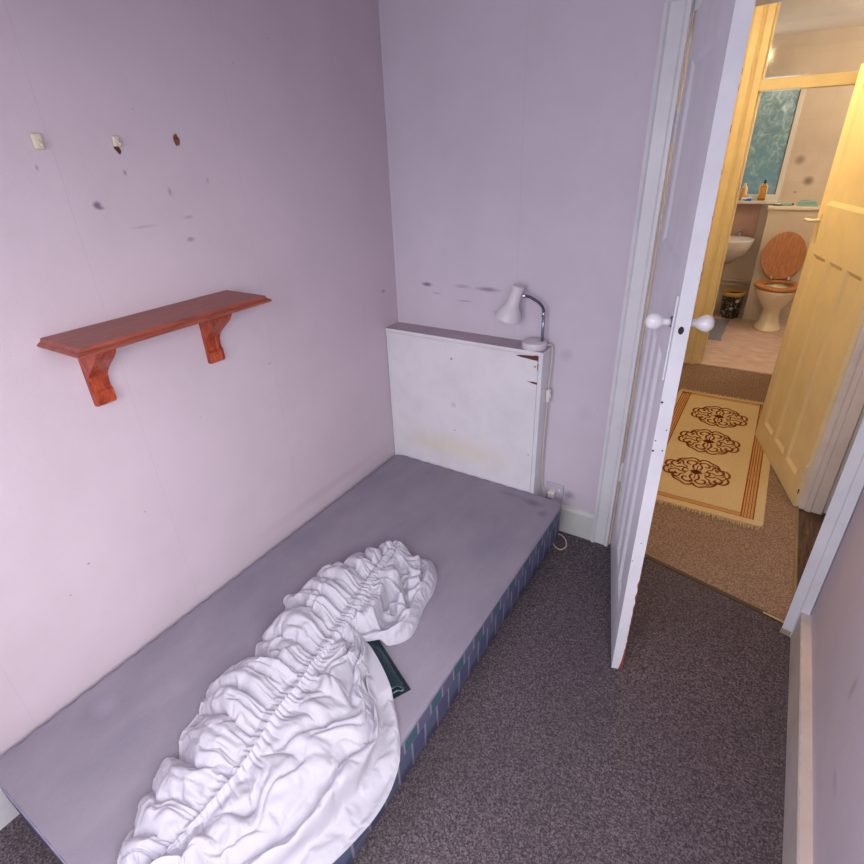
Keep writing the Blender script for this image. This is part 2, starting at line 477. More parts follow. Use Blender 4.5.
# trim round the hall's side door: stepped moulding turning the corner
bm = bmesh.new()
quadprism(bm, [(1.826,.722),(1.850,.722),(1.856,.712),(1.874,.708),(1.880,.716),(1.920,.712),(1.926,.722),(1.926,.745),(1.862,.745),(1.862,.80),(1.826,.80)], 0, DH+.05)
struct('trim_6', bm, m_trim_grey)
struct('trim_7', boxes((1.93, 1.962, .735, .80, 0, DH+.05)), plain_paint('landing_trim_paint', srgb(206,206,206), .5))
bm = boxes((1.965, 1.985, .772, .80, .12, .70), bev=.003)
struct('trim_8', bm, m_brownwood)
struct('trim_9', boxes((1.835, 1.86, 1.50, 1.56, 0, DH+.05), (1.835, 1.86, .80, 1.56, DH+.03, DH+.09)), m_cream)

# bathroom: door frame with a glazed light over it
BY = 2.63
struct('wall_bathroom_front', boxes((.75, 1.0, BY-.03, BY+.07, 0, CEIL), (1.78, 2.6, BY-.03, BY+.07, 0, CEIL)), m_wall_hall)
bm = bmesh.new()
quadprism(bm, [(.985,BY-.05),(1.0,BY-.062),(1.012,BY-.052),(1.05,BY-.05),(1.062,BY-.058),(1.075,BY-.05),(1.075,BY-.03),(.985,BY-.03)], 0, CEIL)
quadprism(bm, [(1.0,BY-.03),(1.118,BY-.03),(1.118,BY+.015),(1.131,BY+.015),(1.131,BY+.07),(1.0,BY+.07)], 0, CEIL)
struct('trim_10', bm, m_cream)
bm = bmesh.new()
quadprism(bm, [(1.62+.08,BY-.05),(1.79,BY-.05),(1.79,BY+.07),(1.70,BY+.07)], 0, CEIL)
struct('trim_11', bm, m_cream)
struct('trim_12', boxes((1.118, 1.70, BY-.03, BY+.06, 1.888, 1.955), bev=.004), m_cream)
bm = bmesh.new(); random.seed(11)
for x_, z_ in ((1.003,1.99),(1.002,1.90),(1.004,1.66),(1.001,1.40),(1.003,.78),(1.002,.70),(1.003,.62),(1.002,1.1),(1.003,.95)):
    box(bm, x_-.0012, x_+.0012, BY-.0632, BY-.061, z_, z_+random.uniform(.02,.045))
link('paint_crack', bm, m_chip, parent=bpy.data.objects['trim_10'])
g = struct('window_3', boxes((1.131, 1.70, BY+.012, BY+.018, 1.955, CEIL)), None or (lambda: (lambda M: (M.b.inputs['Transmission Weight'].__setattr__('default_value', 1.0), M.b.inputs['Alpha'].__setattr__('default_value', .25), M.m)[2])(Mat('transom_glass', (.9,.9,.88,1), .08)))())
struct('trim_13', boxes((1.10, 1.72, BY-.03, BY+.03, .0, .008)), plain_paint('pale_threshold_strip', srgb(214,190,178), .5))

BK = 4.35
def bath_wall_mat():
    M = Mat('pale_bathroom_tiles', srgb(214,200,184), .4, 0, .4)
    s = M.sep()
    gx = M.math('FRACT', M.math('DIVIDE', M.math('ADD', s[0], .02), .20)); gz = M.math('FRACT', M.math('DIVIDE', s[2], .25))
    gy = M.math('FRACT', M.math('DIVIDE', s[1], .20))
    c = M.mix(M.mapr(M.noise(3, 4), .4, .7, 0, .6), srgb(218,205,190), srgb(196,180,162))
    for q_ in (gx, gz, gy):
        c = M.mix(M.mapr(q_, .03, .012, 0, .14), c, srgb(160,142,126))
    for ce, ra, am in [((1.443,BK,1.437),(.055,.2,.055),.6), ((1.55,BK,1.265),(.055,.2,.05),.75), ((1.47,BK,1.17),(.018,.2,.014),.6)]:
        c = M.mix(M.math('MULTIPLY', M.spot(ce, ra, .15), am), c, srgb(110,88,88))
    M.base(c)
    return M.m
m_bwall = bath_wall_mat()
WB = (1.00, 1.315, 1.115, 2.06)      # bathroom window opening x0,x1,z0,z1
struct('wall_bathroom_back', boxes((.75, WB[0]-.04, BK, BK+.1, 0, CEIL), (WB[1]+.04, 2.6, BK, BK+.1, 0, CEIL), (WB[0]-.04, WB[1]+.04, BK, BK+.1, 0, WB[2]-.03), (WB[0]-.04, WB[1]+.04, BK, BK+.1, WB[3]+.04, CEIL)), m_bwall)
struct('wall_bathroom_left', boxes((.65, .75, 2.6, 4.45, 0, CEIL)), m_bwall)
struct('wall_bathroom_right', boxes((2.5, 2.6, 2.7, 4.45, 0, CEIL)), m_bwall)
# pink splashback under the window sill
struct('trim_14', boxes((.76, 1.225, BK-.008, BK, .70, 1.07)), plain_paint('dusky_pink_splashback', srgb(196,160,146), .4))

def frosted():
    M = Mat('patterned_frosted_glass', srgb(80,110,112), .35)
    n = M.noise(14, 4, .65, M.mapping(scale=(1,1,.8)), 1.5)
    fine = M.noise(60, 3, .6, None, 2)
    s = M.sep()
    tint = M.ramp(M.math('ADD', n, M.mapr(s[2], WB[2], WB[3], -.16, .14)), [(.25, srgb(74,112,130)), (.42, srgb(92,116,116)), (.58, srgb(116,136,130)), (.8, srgb(172,182,178))])
    M.base(tint)
    M.l.new(tint, M.b.inputs['Emission Color']); M.b.inputs['Emission Strength'].default_value = .42
    M.bump(fine, .6, .004)
    return M.m
w1 = struct('window_1', boxes((WB[0]-.04, WB[0], BK-.02, BK+.05, WB[2]-.02, WB[3]+.04), (WB[1], WB[1]+.04, BK-.02, BK+.05, WB[2]-.02, WB[3]+.04),
            (WB[0], WB[1], BK-.02, BK+.05, WB[2]-.02, WB[2]+.035), (WB[0], WB[1], BK-.02, BK+.05, WB[3], WB[3]+.04), bev=.004), Mat('white_window_frame', srgb(226,224,220), .35).m)
link('pane', boxes((WB[0], WB[1], BK+.01, BK+.02, WB[2]+.03, WB[3])), frosted(), parent=w1)
link('seal', boxes((WB[1]-.006, WB[1]+.001, BK-.004, BK+.012, WB[2]+.035, WB[3])), m_black, parent=w1)
link('window_sill', boxes((.76, 1.345, BK-.10, BK, 1.072, 1.098), bev=.004), Mat('sill_white', srgb(228,222,212), .35).m, parent=w1)
# pipe boxing behind the toilet with a white top
struct('trim_15', boxes((1.30, 2.1, BK-.19, BK, 0, 1.035), bev=.003), m_bwall)
struct('trim_16', boxes((1.285, 2.12, BK-.205, BK, 1.035, 1.063), bev=.004), m_magnolia)
bm = bmesh.new()
tube(bm, [(.76,BK-.035,.345),(1.1,BK-.035,.345),(1.30,BK-.035,.33)], .011, 10)
tube(bm, [(.76,BK-.035,.30),(1.1,BK-.035,.30),(1.30,BK-.035,.285)], .009, 10)
tag(link('water_pipe', bm, Mat('pipe_paint', srgb(208,192,176), .4).m, smooth=True), 'pair of pale painted water pipes along bathroom wall above the bin', 'pipe')

# ------------------------------------------------------------------ door builder
def panel_door(name, Wd, Hd, T, panels, mat, parent, rec=.009, bev=.016, mats_extra=()):
    """leaf in local coords: x 0..Wd, y 0..T (y=0 room face), z 0..Hd, recessed panels on both faces"""
    bm = bmesh.new()
    xs = sorted({0, Wd} | {p[0] for p in panels} | {p[1] for p in panels})
    zs = sorted({0, Hd} | {p[2] for p in panels} | {p[3] for p in panels})
    for y, sgn in ((0, 1), (T, -1)):
        for i in range(len(xs)-1):
            for j in range(len(zs)-1):
                xm = (xs[i]+xs[i+1])/2; zm = (zs[j]+zs[j+1])/2
                if any(p[0] < xm < p[1] and p[2] < zm < p[3] for p in panels): continue
                bm.faces.new([bm.verts.new(q) for q in ((xs[i],y,zs[j]),(xs[i+1],y,zs[j]),(xs[i+1],y,zs[j+1]),(xs[i],y,zs[j+1]))])
        for x0, x1, z0, z1 in panels:
            o = [(x0,z0),(x1,z0),(x1,z1),(x0,z1)]
            lip = [(x0+bev*.3,z0+bev*.3),(x1-bev*.3,z0+bev*.3),(x1-bev*.3,z1-bev*.3),(x0+bev*.3,z1-bev*.3)]
            n_ = [(x0+bev,z0+bev),(x1-bev,z0+bev),(x1-bev,z1-bev),(x0+bev,z1-bev)]
            O = [bm.verts.new((a, y, b)) for a, b in o]
            Lp = [bm.verts.new((a, y+sgn*rec*.25, b)) for a, b in lip]
            I = [bm.verts.new((a, y+sgn*rec, b)) for a, b in n_]
            for k in range(4):
                bm.faces.new((O[k], O[(k+1)%4], Lp[(k+1)%4], Lp[k]))
                bm.faces.new((Lp[k], Lp[(k+1)%4], I[(k+1)%4], I[k]))
            bm.faces.new(I)
    for q in (((0,0,0),(0,T,0),(0,T,Hd),(0,0,Hd)), ((Wd,0,0),(Wd,T,0),(Wd,T,Hd),(Wd,0,Hd)), ((0,0,0),(Wd,0,0),(Wd,T,0),(0,T,0)), ((0,0,Hd),(Wd,0,Hd),(Wd,T,Hd),(0,T,Hd))):
        bm.faces.new([bm.verts.new(p) for p in q])
    bmesh.ops.remove_doubles(bm, verts=bm.verts, dist=1e-5)
    return link(name, bm, mat, parent)

def bake_place(o, M): o.matrix_world = M

# bedroom door
H0 = Vector((1.116, -.012, .008)); F0 = Vector((1.295, -.655, .008))
ang = math.atan2(F0.y-H0.y, F0.x-H0.x); DWd = (F0-H0).length
door = empty('door_1', H0, ang, kind='structure')
sw = (DWd-.2-.05*2)/3
pan = [(.10, DWd-.10, 1.32, 1.80)] + [(.10+i*(sw+.05), .10+i*(sw+.05)+sw, .20, 1.09) for i in range(3)]
panel_door('leaf', DWd, DH-.01, .034, pan, m_whiter, door)
# local frame: x along leaf, +y = away from the bed side (hall face)
def knob(bm, y0, sg, x=DWd-.055, z=1.203, pear=False):
    Mx = Matrix.Translation((x, y0, z)) @ Matrix.Rotation(-sg*PI/2, 4, 'X')
    if pear: pr = [(.0005,.0),(.010,0),(.009,.012),(.011,.017),(.016,.026),(.020,.035),(.021,.042),(.018,.050),(.011,.056),(.0005,.058)]
    else: pr = [(.0005,0),(.0100,0),(.0092,.010),(.0092,.018),(.012,.021),(.017,.026),(.0205,.034),(.0213,.041),(.019,.050),(.012,.057),(.0005,.060)]
    lathe(bm, pr, 28, Mx, cap=False)
bm = bmesh.new(); knob(bm, -.003, -1); k1 = link('door_knob', bm, m_ceramic, door, smooth=True)
tag(k1, 'round white ceramic knob on the bed side')
bm = bmesh.new(); knob(bm, .037, 1, pear=True); k2 = link('door_knob', bm, m_ceramic, door, smooth=True)
tag(k2, 'pear-shaped white ceramic knob on the hall side')
for y0, sg in ((0,-1),(.034,1)):
    bm = bmesh.new(); lathe(bm, [(.014,0),(.0135,.0035)], 24, Matrix.Translation((DWd-.055, y0, 1.203)) @ Matrix.Rotation(-sg*PI/2, 4, 'X'))
    link('rosette', bm, m_dark, k1 if sg < 0 else k2)
link('finger_plate', boxes((DWd-.034, DWd-.020, -.004, .0, 1.06, 1.275), bev=.0015), m_whiter, door)
# latch hole and nail holes on the free edge
bm = bmesh.new()
lathe(bm, [(.0065,0),(.0065,.0012)], 20, Matrix.Translation((DWd-.0004, .015, 1.198)) @ Matrix.Diagonal((1,1,1.5,1)) @ Matrix.Rotation(PI/2, 4, 'Y'))
for y, z, r in ((.003,1.008,.003),(.003,.865,.0028),(.026,.868,.002),(.005,.896,.0018),(.026,.93,.0018),(.004,.48,.0016),(.018,.55,.0014)):
    lathe(bm, [(r,0),(r,.0012)], 12, Matrix.Translation((DWd-.0004, y, z)) @ Matrix.Rotation(PI/2, 4, 'Y'))
tag(link('latch_hole', bm, m_dark, door), 'dark latch hole and nail holes in the door edge')
# ragged bare wood along the hall-side corner near the bottom
bm = bmesh.new(); a = []
for i in range(90):
    z = .0 + .50*i/89
    w = max(.0006, (.011*math.exp(-z/.05) + .0022 + .003*noise.noise(Vector((z*40, 2, 1)))) if z < .42 else .001)
    a.append([bm.verts.new((DWd+.0004, .0345-w, z)), bm.verts.new((DWd+.0004, .0345, z)), bm.verts.new((DWd-.012, .0345, z))])
for i in range(89):
    for k in range(2): bm.faces.new((a[i][k], a[i][k+1], a[i+1][k+1], a[i+1][k]))
tag(link('bare_wood_edge', bm, m_redchip, door), 'chipped edge showing reddish bare wood')
for z in (.34, 1.60):
    bm = bmesh.new()
    for k in range(5):
        lathe(bm, [(.0055,0),(.0055,.016)], 14, Matrix.Translation((-.007, -.004, z+k*.018)))
    box(bm, -.006, .0, -.001, .001, z, z+.09)
    link('hinge', bm, m_trim_grey, door, auto=40)

# side door of the hall
H1 = Vector((1.806, .722, .006)); F1 = Vector((1.592, 1.448, .006))
ang1 = math.atan2(F1.y-H1.y, F1.x-H1.x); W1 = (F1-H1).length
d2 = empty('door_2', H1, ang1, kind='structure')
sw = (W1-.17-.045*2)/3
pan = [(.085, W1-.075, 1.31, 1.80)] + [(.085+i*(sw+.045), .085+i*(sw+.045)+sw, .125, 1.085) for i in range(3)]
# visible face is local +y side
o = panel_door('leaf', W1, 1.885, .035, pan, m_cream, d2, rec=.010, bev=.02)
o.location = (0, -.035, 0)
bm = bmesh.new()
box(bm, W1-.062, W1-.036, -.001, .004, 1.13, 1.27, .002)
tag(link('handle_plate', bm, m_cream, d2), 'painted over handle plate')
bm = bmesh.new()
tube(bm, [(W1-.048,.0,1.235),(W1-.048,.028,1.235),(W1-.046,.038,1.235),(W1-.02,.042,1.236),(W1+.035,.040,1.232)], lambda t: .010-.004*t, 12)
link('door_handle', bm, m_magnolia, d2, smooth=True)
for z in (.15, 1.62):
    bm = bmesh.new()
    for k in range(5): lathe(bm, [(.005,0),(.005,.015)], 12, Matrix.Translation((-.008, .004, z+k*.018)))
    link('hinge', bm, m_trim_grey, d2, auto=40)
bm = bmesh.new()
for y0, z0, z1 in ((.0, .075, .098), (.0, .145, .158)):
    box(bm, -.004+.0, .0045, y0-.001, y0+.0012, z0, z1)
link('paint_chip', bm, m_dark, d2)

# carpet joining strip in the doorway
bm = bmesh.new()
quadprism(bm, [W(.0,.028), W(LW,.028), W(LW,.046), W(.0,.046)], 0, .004)
tag(link('threshold_strip', bm, Mat('worn_metal_strip', srgb(78,64,54), .6, .2).m), 'narrow worn metal carpet strip across the bedroom doorway', 'threshold strip')
bm = bmesh.new()
quadprism(bm, [W(LW-.075,.032), W(LW,.028), W(LW,.042), W(LW-.075,.038)], .004, .0065)
link('bright_worn_end', bm, Mat('bare_brass_strip', srgb(205,190,150), .3, .8).m, parent=bpy.data.objects['threshold_strip'])
bm = bmesh.new()
tube(bm, [(1.824, y, .001) for y in (.02,.2,.4,.6,.75,1.0)], .007, 8)
struct('trim_17', bm, plain_paint('frayed_carpet_edge', srgb(150,128,104), .9, .15))

# ------------------------------------------------------------------ bed base
bed = empty('bed_base', (.46, -1.03, 0), 0, 'bare single divan base with grey top and teal-purple checked sides along left wall', 'bed')
def off(o):   # parts are modelled in world coordinates; keep them there under the empty
    o.matrix_parent_inverse = o.parent.matrix_basis.inverted() if o.parent.matrix_basis else Matrix(); return o
def rrect(x0, x1, y0, y1, r, n=8):
    pts = []
    for cx, cy, a0 in ((x1-r,y1-r,0),(x0+r,y1-r,90),(x0+r,y0+r,180),(x1-r,y0+r,270)):
        for k in range(n+1):
            a = math.radians(a0+90*k/n); pts.append((cx+r*math.cos(a), cy+r*math.sin(a)))
    return pts
def loopstack(bm, loops, mi=0, capt=True, capb=True):
    R = [[bm.verts.new(p) for p in L] for L in loops]
    for i in range(len(R)-1):
        n = len(R[i])
        for k in range(n): bm.faces.new((R[i][k], R[i][(k+1)%n], R[i+1][(k+1)%n], R[i+1][k])).material_index = mi
    if capb: bm.faces.new(R[0]).material_index = mi
    if capt: bm.faces.new(R[-1]).material_index = mi
BT = .2326; BX0, BY0, BY1 = .027, -1.958, -.1135
bm = bmesh.new()
L = []
for z, d in ((.058,.006),(.066,.0),(.12,-.001),(.18,-.001),(.222,.0)):
    L.append([(x, y, z) for x, y in rrect(BX0+d, BX-d, BY0+d, BY1-d, .03)])
loopstack(bm, L, capt=False)
off(link('side_border', bm, m_bedside, bed, smooth=True))
# top panel, very slightly soft, wrapped over the edge with scalloped stitches
bm = bmesh.new()
nx, ny = 60, 120; V = []
def inr(u, v):
    return
L = []
base = rrect(BX0, BX, BY0, BY1, .03)
for z, d in ((.214,-.0015),(.222,-.002),(.229,.0),(BT,.006)):
    L.append([(x + (-d if x > .46 else d), y + (d if y < -1 else -d), z) for x, y in base])
loopstack(bm, L, capb=False)
for f in bm.faces: f.smooth = len(f.verts) == 4
off(link('top_panel', bm, m_bedtop, bed))
bm = bmesh.new()                        # pale scalloped piping where the top wraps over the side
P = [(x, y, BT-.0075) for x, y in rrect(BX0-.001, BX+.001, BY0-.001, BY1+.001, .03)]
dense = []
for i in range(len(P)):
    a_, b_ = Vector(P[i]), Vector(P[(i+1) % len(P)]); n_ = max(1, int((b_-a_).length/.004))
    dense += [a_.lerp(b_, k_/n_) for k_ in range(n_)]
dense.append(dense[0])
for p_ in dense: p_.z += .0045*abs(math.sin((p_.y+p_.x)/.033*PI/2))
tube(bm, dense, lambda t: .0018, 6)
off(link('piping', bm, Mat('pale_lilac_thread', srgb(140,134,162), .8).m, bed, smooth=True))
for x in (.08, .83):
    for y in (-.22, -1.03, -1.85):
        bm = bmesh.new(); lathe(bm, [(.022,0),(.026,.006),(.026,.03),(.016,.04),(.016,.062)], 20, Matrix.Translation((x, y, 0)))
        off(link('castor', bm, m_black, bed, auto=40))

# ------------------------------------------------------------------ boxed headboard panel
hb = empty('headboard_box', (.385, -.054, 0), 0, 'white painted boxed-in headboard panel with greyer ledge against back wall', 'headboard')
HZ, HD, HW = .894, .107, .770
off(link('front_panel', boxes((.016, .752, -HD, -HD+.012, 0, .8765), bev=.0015), m_boxwhite, hb))
off(link('side_board', boxes((.7525, HW, -HD+.001, -.001, 0, HZ-.0165), bev=.002), m_white, hb))
off(link('side_board', boxes((.002, .0155, -HD+.001, -.001, 0, HZ-.0165), bev=.002), m_white, hb))
bm = bmesh.new(); box(bm, .002, HW+.003, -HD-.003, -.001, HZ-.016, HZ, .002)
bm.faces.ensure_lookup_table()
for f in bm.faces:
    if f.calc_center_median().z > HZ-.0005: f.material_index = 1
o = link('top_ledge', bm, [m_boxwhite, m_ledge_top], hb); off(o)
def chip(pts, y=-HD-.0012):
    bm = bmesh.new()
    a = [bm.verts.new((x, y, z)) for x, z in pts]; b = [bm.verts.new((x, y+.0015, z)) for x, z in pts]
    n = len(pts)
    for i in range(n): bm.faces.new((a[i], a[(i+1)%n], b[(i+1)%n], b[i]))
    bm.faces.new(a); bm.faces.new(b)
    return off(link('paint_chip', bm, m_chip, hb))
chip([(.655,.8665),(.675,.8625),(.71,.8595),(.735,.857),(.748,.857),(.750,.849),(.752,.866),(.751,.8775),(.738,.8785),(.733,.875),(.70,.8725),(.675,.8705)])
chip([(.711,.762),(.735,.757),(.753,.755),(.753,.764),(.735,.765)])
chip([(.7495,.845),(.7525,.845),(.7525,.815),(.7505,.82)])

# ------------------------------------------------------------------ desk lamp on the ledge
lp = empty('desk_lamp', (.722, -.064, HZ), 0, 'small white desk lamp with chrome gooseneck standing on the headboard ledge', 'lamp')
bm = bmesh.new()
lathe(bm, [(.0485,0),(.050,.004),(.050,.020),(.048,.025),(.044,.027),(.001,.0275)], 40, Matrix.Translation((.714, -.062, HZ)))
off(link('base', bm, m_enamel, lp, auto=35))
bm = bmesh.new(); tube(bm, [(.742,-.052,HZ+.028),(.742,-.052,HZ+.08),(.7415,-.052,HZ+.135)], .0062, 14)
off(link('stem', bm, Mat('dull_steel_stem', srgb(150,156,172), .3, .9).m, lp, smooth=True))
neck = spline([(.7415,-.052,HZ+.134),(.738,-.053,HZ+.158),(.722,-.055,HZ+.178),(.698,-.058,HZ+.192),(.680,-.061,HZ+.200),(.655,-.066,HZ+.203)], 150)
bm = bmesh.new(); tube(bm, neck, lambda t: .0058+.0011*math.sin(t*2*PI*30), 12)
off(link('gooseneck', bm, Mat('dark_chrome', srgb(110,112,128), .2, 1).m, lp, smooth=True))
for cp_ in ([(.7415,-.052,HZ+.126),(.7405,-.052,HZ+.146)], neck[-14:]):
    bm = bmesh.new(); tube(bm, cp_, .0076, 14); off(link('collar', bm, m_chrome, lp, smooth=True))
top = Vector((.639,-.070,1.134)); bot = Vector((.600,-.080,1.002))
ax = (bot-top).normalized(); Ls = (bot-top).length
Rm = ax.to_track_quat('Z', 'Y').to_matrix().to_4x4()
bm = bmesh.new()
pr = [(.001,0),(.021,0),(.0235,.002),(.0240,.010),(.0245,.045),(.0262,.072),(.033,.086),(.042,.102),(.049,.118),(.0525,.132),(.053,Ls),(.0510,Ls),(.050,.132),(.046,.118),(.039,.102),(.030,.087),(.0245,.070),(.0225,.02),(.001,.015)]
lathe(bm, pr, 40, Matrix.Translation(top) @ Rm, cap=False)
sh = off(link('lamp_shade', bm, m_enamel, lp, auto=30))
bm = bmesh.new()
lathe(bm, [(.001,.12),(.012,.117),(.020,.105),(.021,.093),(.013,.072),(.0125,.05)], 24, Matrix.Translation(top) @ Rm, cap=False)
link('bulb', bm, Mat('unlit_frosted_bulb', srgb(225,222,214), .4).m, sh, smooth=True)
cord = spline([(.758,-.045,HZ+.012),(.775,-.032,HZ+.008),(.779,-.026,HZ-.02),(.779,-.030,.80),(.7765,-.033,.71)], 40)
bm = bmesh.new(); tube(bm, cord, .0028, 8)
tube(bm, spline([(.7765,-.033,.655),(.776,-.036,.56),(.7745,-.038,.44),(.775,-.030,.30),(.780,-.020,.22),(.80,-.016,.19),(.815,-.03,.20)], 60), .0028, 8)
tube(bm, spline([(.835,-.03,.20),(.86,-.055,.12),(.87,-.085,.006),(.895,-.135,.0035),(.930,-.150,.0035),(.945,-.115,.0035),(.925,-.070,.0035),(.895,-.05,.0035),(.86,-.06,.0035),(.80,-.12,.0035)], 90), .0026, 8)
cd = off(link('power_cord', bm, m_cream_plastic, lp, smooth=True))
bm = bmesh.new(); box(bm, .7705, .787, -.046, -.022, .655, .712, .005, seg=3)
isw = off(link('inline_switch', bm, m_plastic, lp, auto=50))
bm = bmesh.new(); box(bm, .7865, .790, -.038, -.030, .675, .692, .0015)
link('switch_rocker', bm, m_ceramic, isw)

# little socket behind the bed corner
so = empty('wall_socket', (.835, 0, .21), 0, 'small white wall socket with plug low on back wall behind bed corner', 'socket')
fp = off(link('face_plate', boxes((.795, .875, -.010, 0, .165, .245), bev=.003), plain_paint('grubby_socket_plastic', srgb(192,186,200), .5, .08), so))
off(link('plug', boxes((.812, .842, -.040, -.010, .180, .212), bev=.004), m_plastic, so))
link('switch_rocker', boxes((.853, .862, -.014, -.010, .21, .225), bev=.001), m_trim_grey, fp)

# ------------------------------------------------------------------ wall shelf
ws = empty('wall_shelf', (0, -1.19, 1.229), 0, 'red-brown stained wooden shelf on two curved brackets fixed to left wall', 'shelf')
SY0, SY1, SZ, SD = -1.478, -.903, 1.236, .190
bm = bmesh.new()
def sl(d, z): return [(0.0005, SY0+d, z), (SD-d, SY0+d, z), (SD-d, SY1-d, z), (0.0005, SY1-d, z)]
loopstack(bm, [sl(.010,SZ-.021), sl(.004,SZ-.0205), sl(.0,SZ-.017), sl(0,SZ-.014), sl(.005,SZ-.010), sl(.009,SZ-.0085), sl(.011,SZ-.003), sl(.013,SZ)])
off(link('shelf_board', bm, m_shelf, ws))
for yc in (-1.376, -1.014):
    prof = [(0.0005,SZ-.021),(.105,SZ-.021),(.108,SZ-.030)]
    for k in range(13):                       # ogee front: convex shoulder, then concave waist, small foot
        t = k/12; z = SZ-.034-.125*t
        x = .014+.090*(.5+.5*math.cos(PI*min(1, t*1.15)))
        prof.append((x, z))
    prof += [(.015,SZ-.165),(.020,SZ-.170),(.021,SZ-.196),(.017,SZ-.206),(.0005,SZ-.206)]
    bm = bmesh.new(); extrude_profile(bm, prof, yc-.026, yc+.026)
    off(link('bracket', bm, m_shelf_br, ws, auto=35))

# ------------------------------------------------------------------ hooks high on the left wall
def wall_hook(y, z, h, w, chipw, label, brk=False):
    e = empty('wall_hook', (0, y, z), 0, label, 'hook', None)
    bm = bmesh.new(); box(bm, .0005, .009, -w/2, w/2, -h/2, h/2, .0042, seg=4)
    link('backing_plate', bm, m_cream_plastic, e, auto=50)
    if not brk:
        bm = bmesh.new(); tube(bm, spline([(.006,0,.004),(.014,0,-.003),(.018,0,-.009),(.020,0,-.004)], 14), .003, 10)
        link('hook', bm, m_cream_plastic, e, smooth=True)
    if chipw:
        bm = bmesh.new()
        pts = [(-.4,.9),(.3,1),(.6,.3),(.9,-.3),(.5,-1),(.1,-.9),(-.3,-.2),(-.7,.2)]
        a = [bm.verts.new((.0016, p*chipw, -h/2-.006+q*chipw*1.1)) for p, q in pts]; b = [bm.verts.new((0, p*chipw*1.1, -h/2-.006+q*chipw*1.1)) for p, q in pts]
        for i in range(8): bm.faces.new((a[i], a[(i+1)%8], b[(i+1)%8], b[i]))
        bm.faces.new(a)
        link('torn_plaster', bm, m_chip, e)
wall_hook(-1.327, 1.652, .032, .023, 0, 'cream plastic stick-on hook, whole, leftmost of the row above the shelf')
wall_hook(-1.147, 1.652, .024, .018, .010, 'cream plastic hook stub with brown torn patch below it, middle of the row')
e = empty('broken_hook_patch', (0, -.974, 1.655), 0, 'brown torn patch where a wall hook came off, rightmost of the row', 'hook mark')
bm = bmesh.new(); V = []
random.seed(3)
ctr = bm.verts.new((.002, 0, 0)); ring = []
for k in range(18):
    a = 2*PI*k/18; r = .011*(1+.45*noise.noise(Vector((math.cos(a)*1.7, math.sin(a)*1.7, 4))))
    ring.append(bm.verts.new((.0004, r*.85*math.cos(a), r*1.5*math.sin(a))))
for k in range(18): bm.faces.new((ctr, ring[k], ring[(k+1)%18]))
link('torn_plaster', bm, plain_paint('torn_orange_plaster', srgb(140,88,64), .9, .25), e)
bm = bmesh.new(); lathe(bm, [(.0035,0),(.003,.006)], 10, Matrix.Translation((0, -.002, .004)) @ Matrix.Rotation(PI/2, 4, 'Y'))
link('plug_stub', bm, m_chip, e)

# ------------------------------------------------------------------ dark green folded cover under the sheet
gp = empty('folded_cover', (.74, -1.20, BT), 0, 'dark green glossy folded cover sticking out from under the white sheet', 'cover')
ax0 = Vector((.628,-1.156,0)); ax1 = Vector((.812,-1.252,0)); dv = (ax1-ax0).normalized(); nv = Vector((dv.y, -dv.x, 0))
def cover_mesh(hw, hh, inset, close):
    bm = bmesh.new(); rings = []
    for i in range(24):
        t = i/23; c = ax0.lerp(ax1, t); ring = []
        for k in range(28):
            a = 2*PI*k/28; cs, sn = math.cos(a), math.sin(a)
            u = abs(cs)**.75*(1 if cs > 0 else -1)*hw*(1+.05*noise.noise(Vector((t*6, k*.3, 0))))
            v = hh*abs(sn)**.8*(1 if sn > 0 else -1)*(1 - .35*(u/hw if u*1 > 0 else 0)) + .002*noise.noise(Vector((t*7, k*.35, 3)))
            skew = .010*(1 if cs < -.5 else 0)
            p = c + nv*u; ring.append(bm.verts.new((p.x+dv.x*skew, p.y+dv.y*skew, max(BT+.002, BT+.003+hh+v))))
        rings.append(ring)
    for i in range(23):
        for k in range(28): bm.faces.new((rings[i][k], rings[i][(k+1)%28], rings[i+1][(k+1)%28], rings[i+1][k]))
    return bm
mg = Mat('dark_green_gloss_vinyl', srgb(26,48,54), .28)
mg.bump(mg.noise(18, 4), .35, .006)
bm = cover_mesh(.036, .013, 0, False)
o = off(link('outer_cover', bm, mg.m, gp, smooth=True))
sm = o.modifiers.new('s', 'SOLIDIFY'); sm.thickness = .003
bm = bmesh.new()
a = ax0.lerp(ax1, .0); b_ = ax1+dv*.012
quadprism(bm, [((a+nv*-.050).x, (a+nv*-.050).y), ((b_+nv*-.052).x, (b_+nv*-.052).y), ((b_+nv*.030).x, (b_+nv*.030).y), ((a+nv*.03).x, (a+nv*.03).y)], BT+.0005, BT+.004)
off(link('flap', bm, mg.m, gp))

# ------------------------------------------------------------------ crumpled fitted sheet
SP = [(0.487,-0.765,0.293),(0.505,-0.876,0.303),(0.533,-0.988,0.313),(0.562,-1.092,0.318),(0.58,-1.18,0.313),(0.588,-1.261,0.313),(0.596,-1.334,0.313),(0.613,-1.411,0.318),(0.622,-1.507,0.318),(0.638,-1.567,0.313),(0.651,-1.642,0.308),(0.65,-1.691,0.303),(0.642,-1.783,0.288),(0.627,-1.876,0.268)]
LF = [(0.462,-0.715,0.25),(0.418,-0.79,0.25),(0.391,-0.838,0.25),(0.361,-0.894,0.25),(0.336,-0.946,0.25),(0.301,-1.014,0.25),(0.309,-1.079,0.25),(0.273,-1.145,0.25),(0.321,-1.19,0.25),(0.332,-1.262,0.25),(0.348,-1.331,0.25),(0.371,-1.387,0.25),(0.338,-1.459,0.25),(0.346,-1.524,0.25),(0.374,-1.568,0.243),(0.406,-1.648,0.243),(0.439,-1.686,0.25),(0.422,-1.708,0.25),(0.449,-1.759,0.25),(0.474,-1.809,0.243),(0.516,-1.879,0.243),(0.563,-1.915,0.243)]
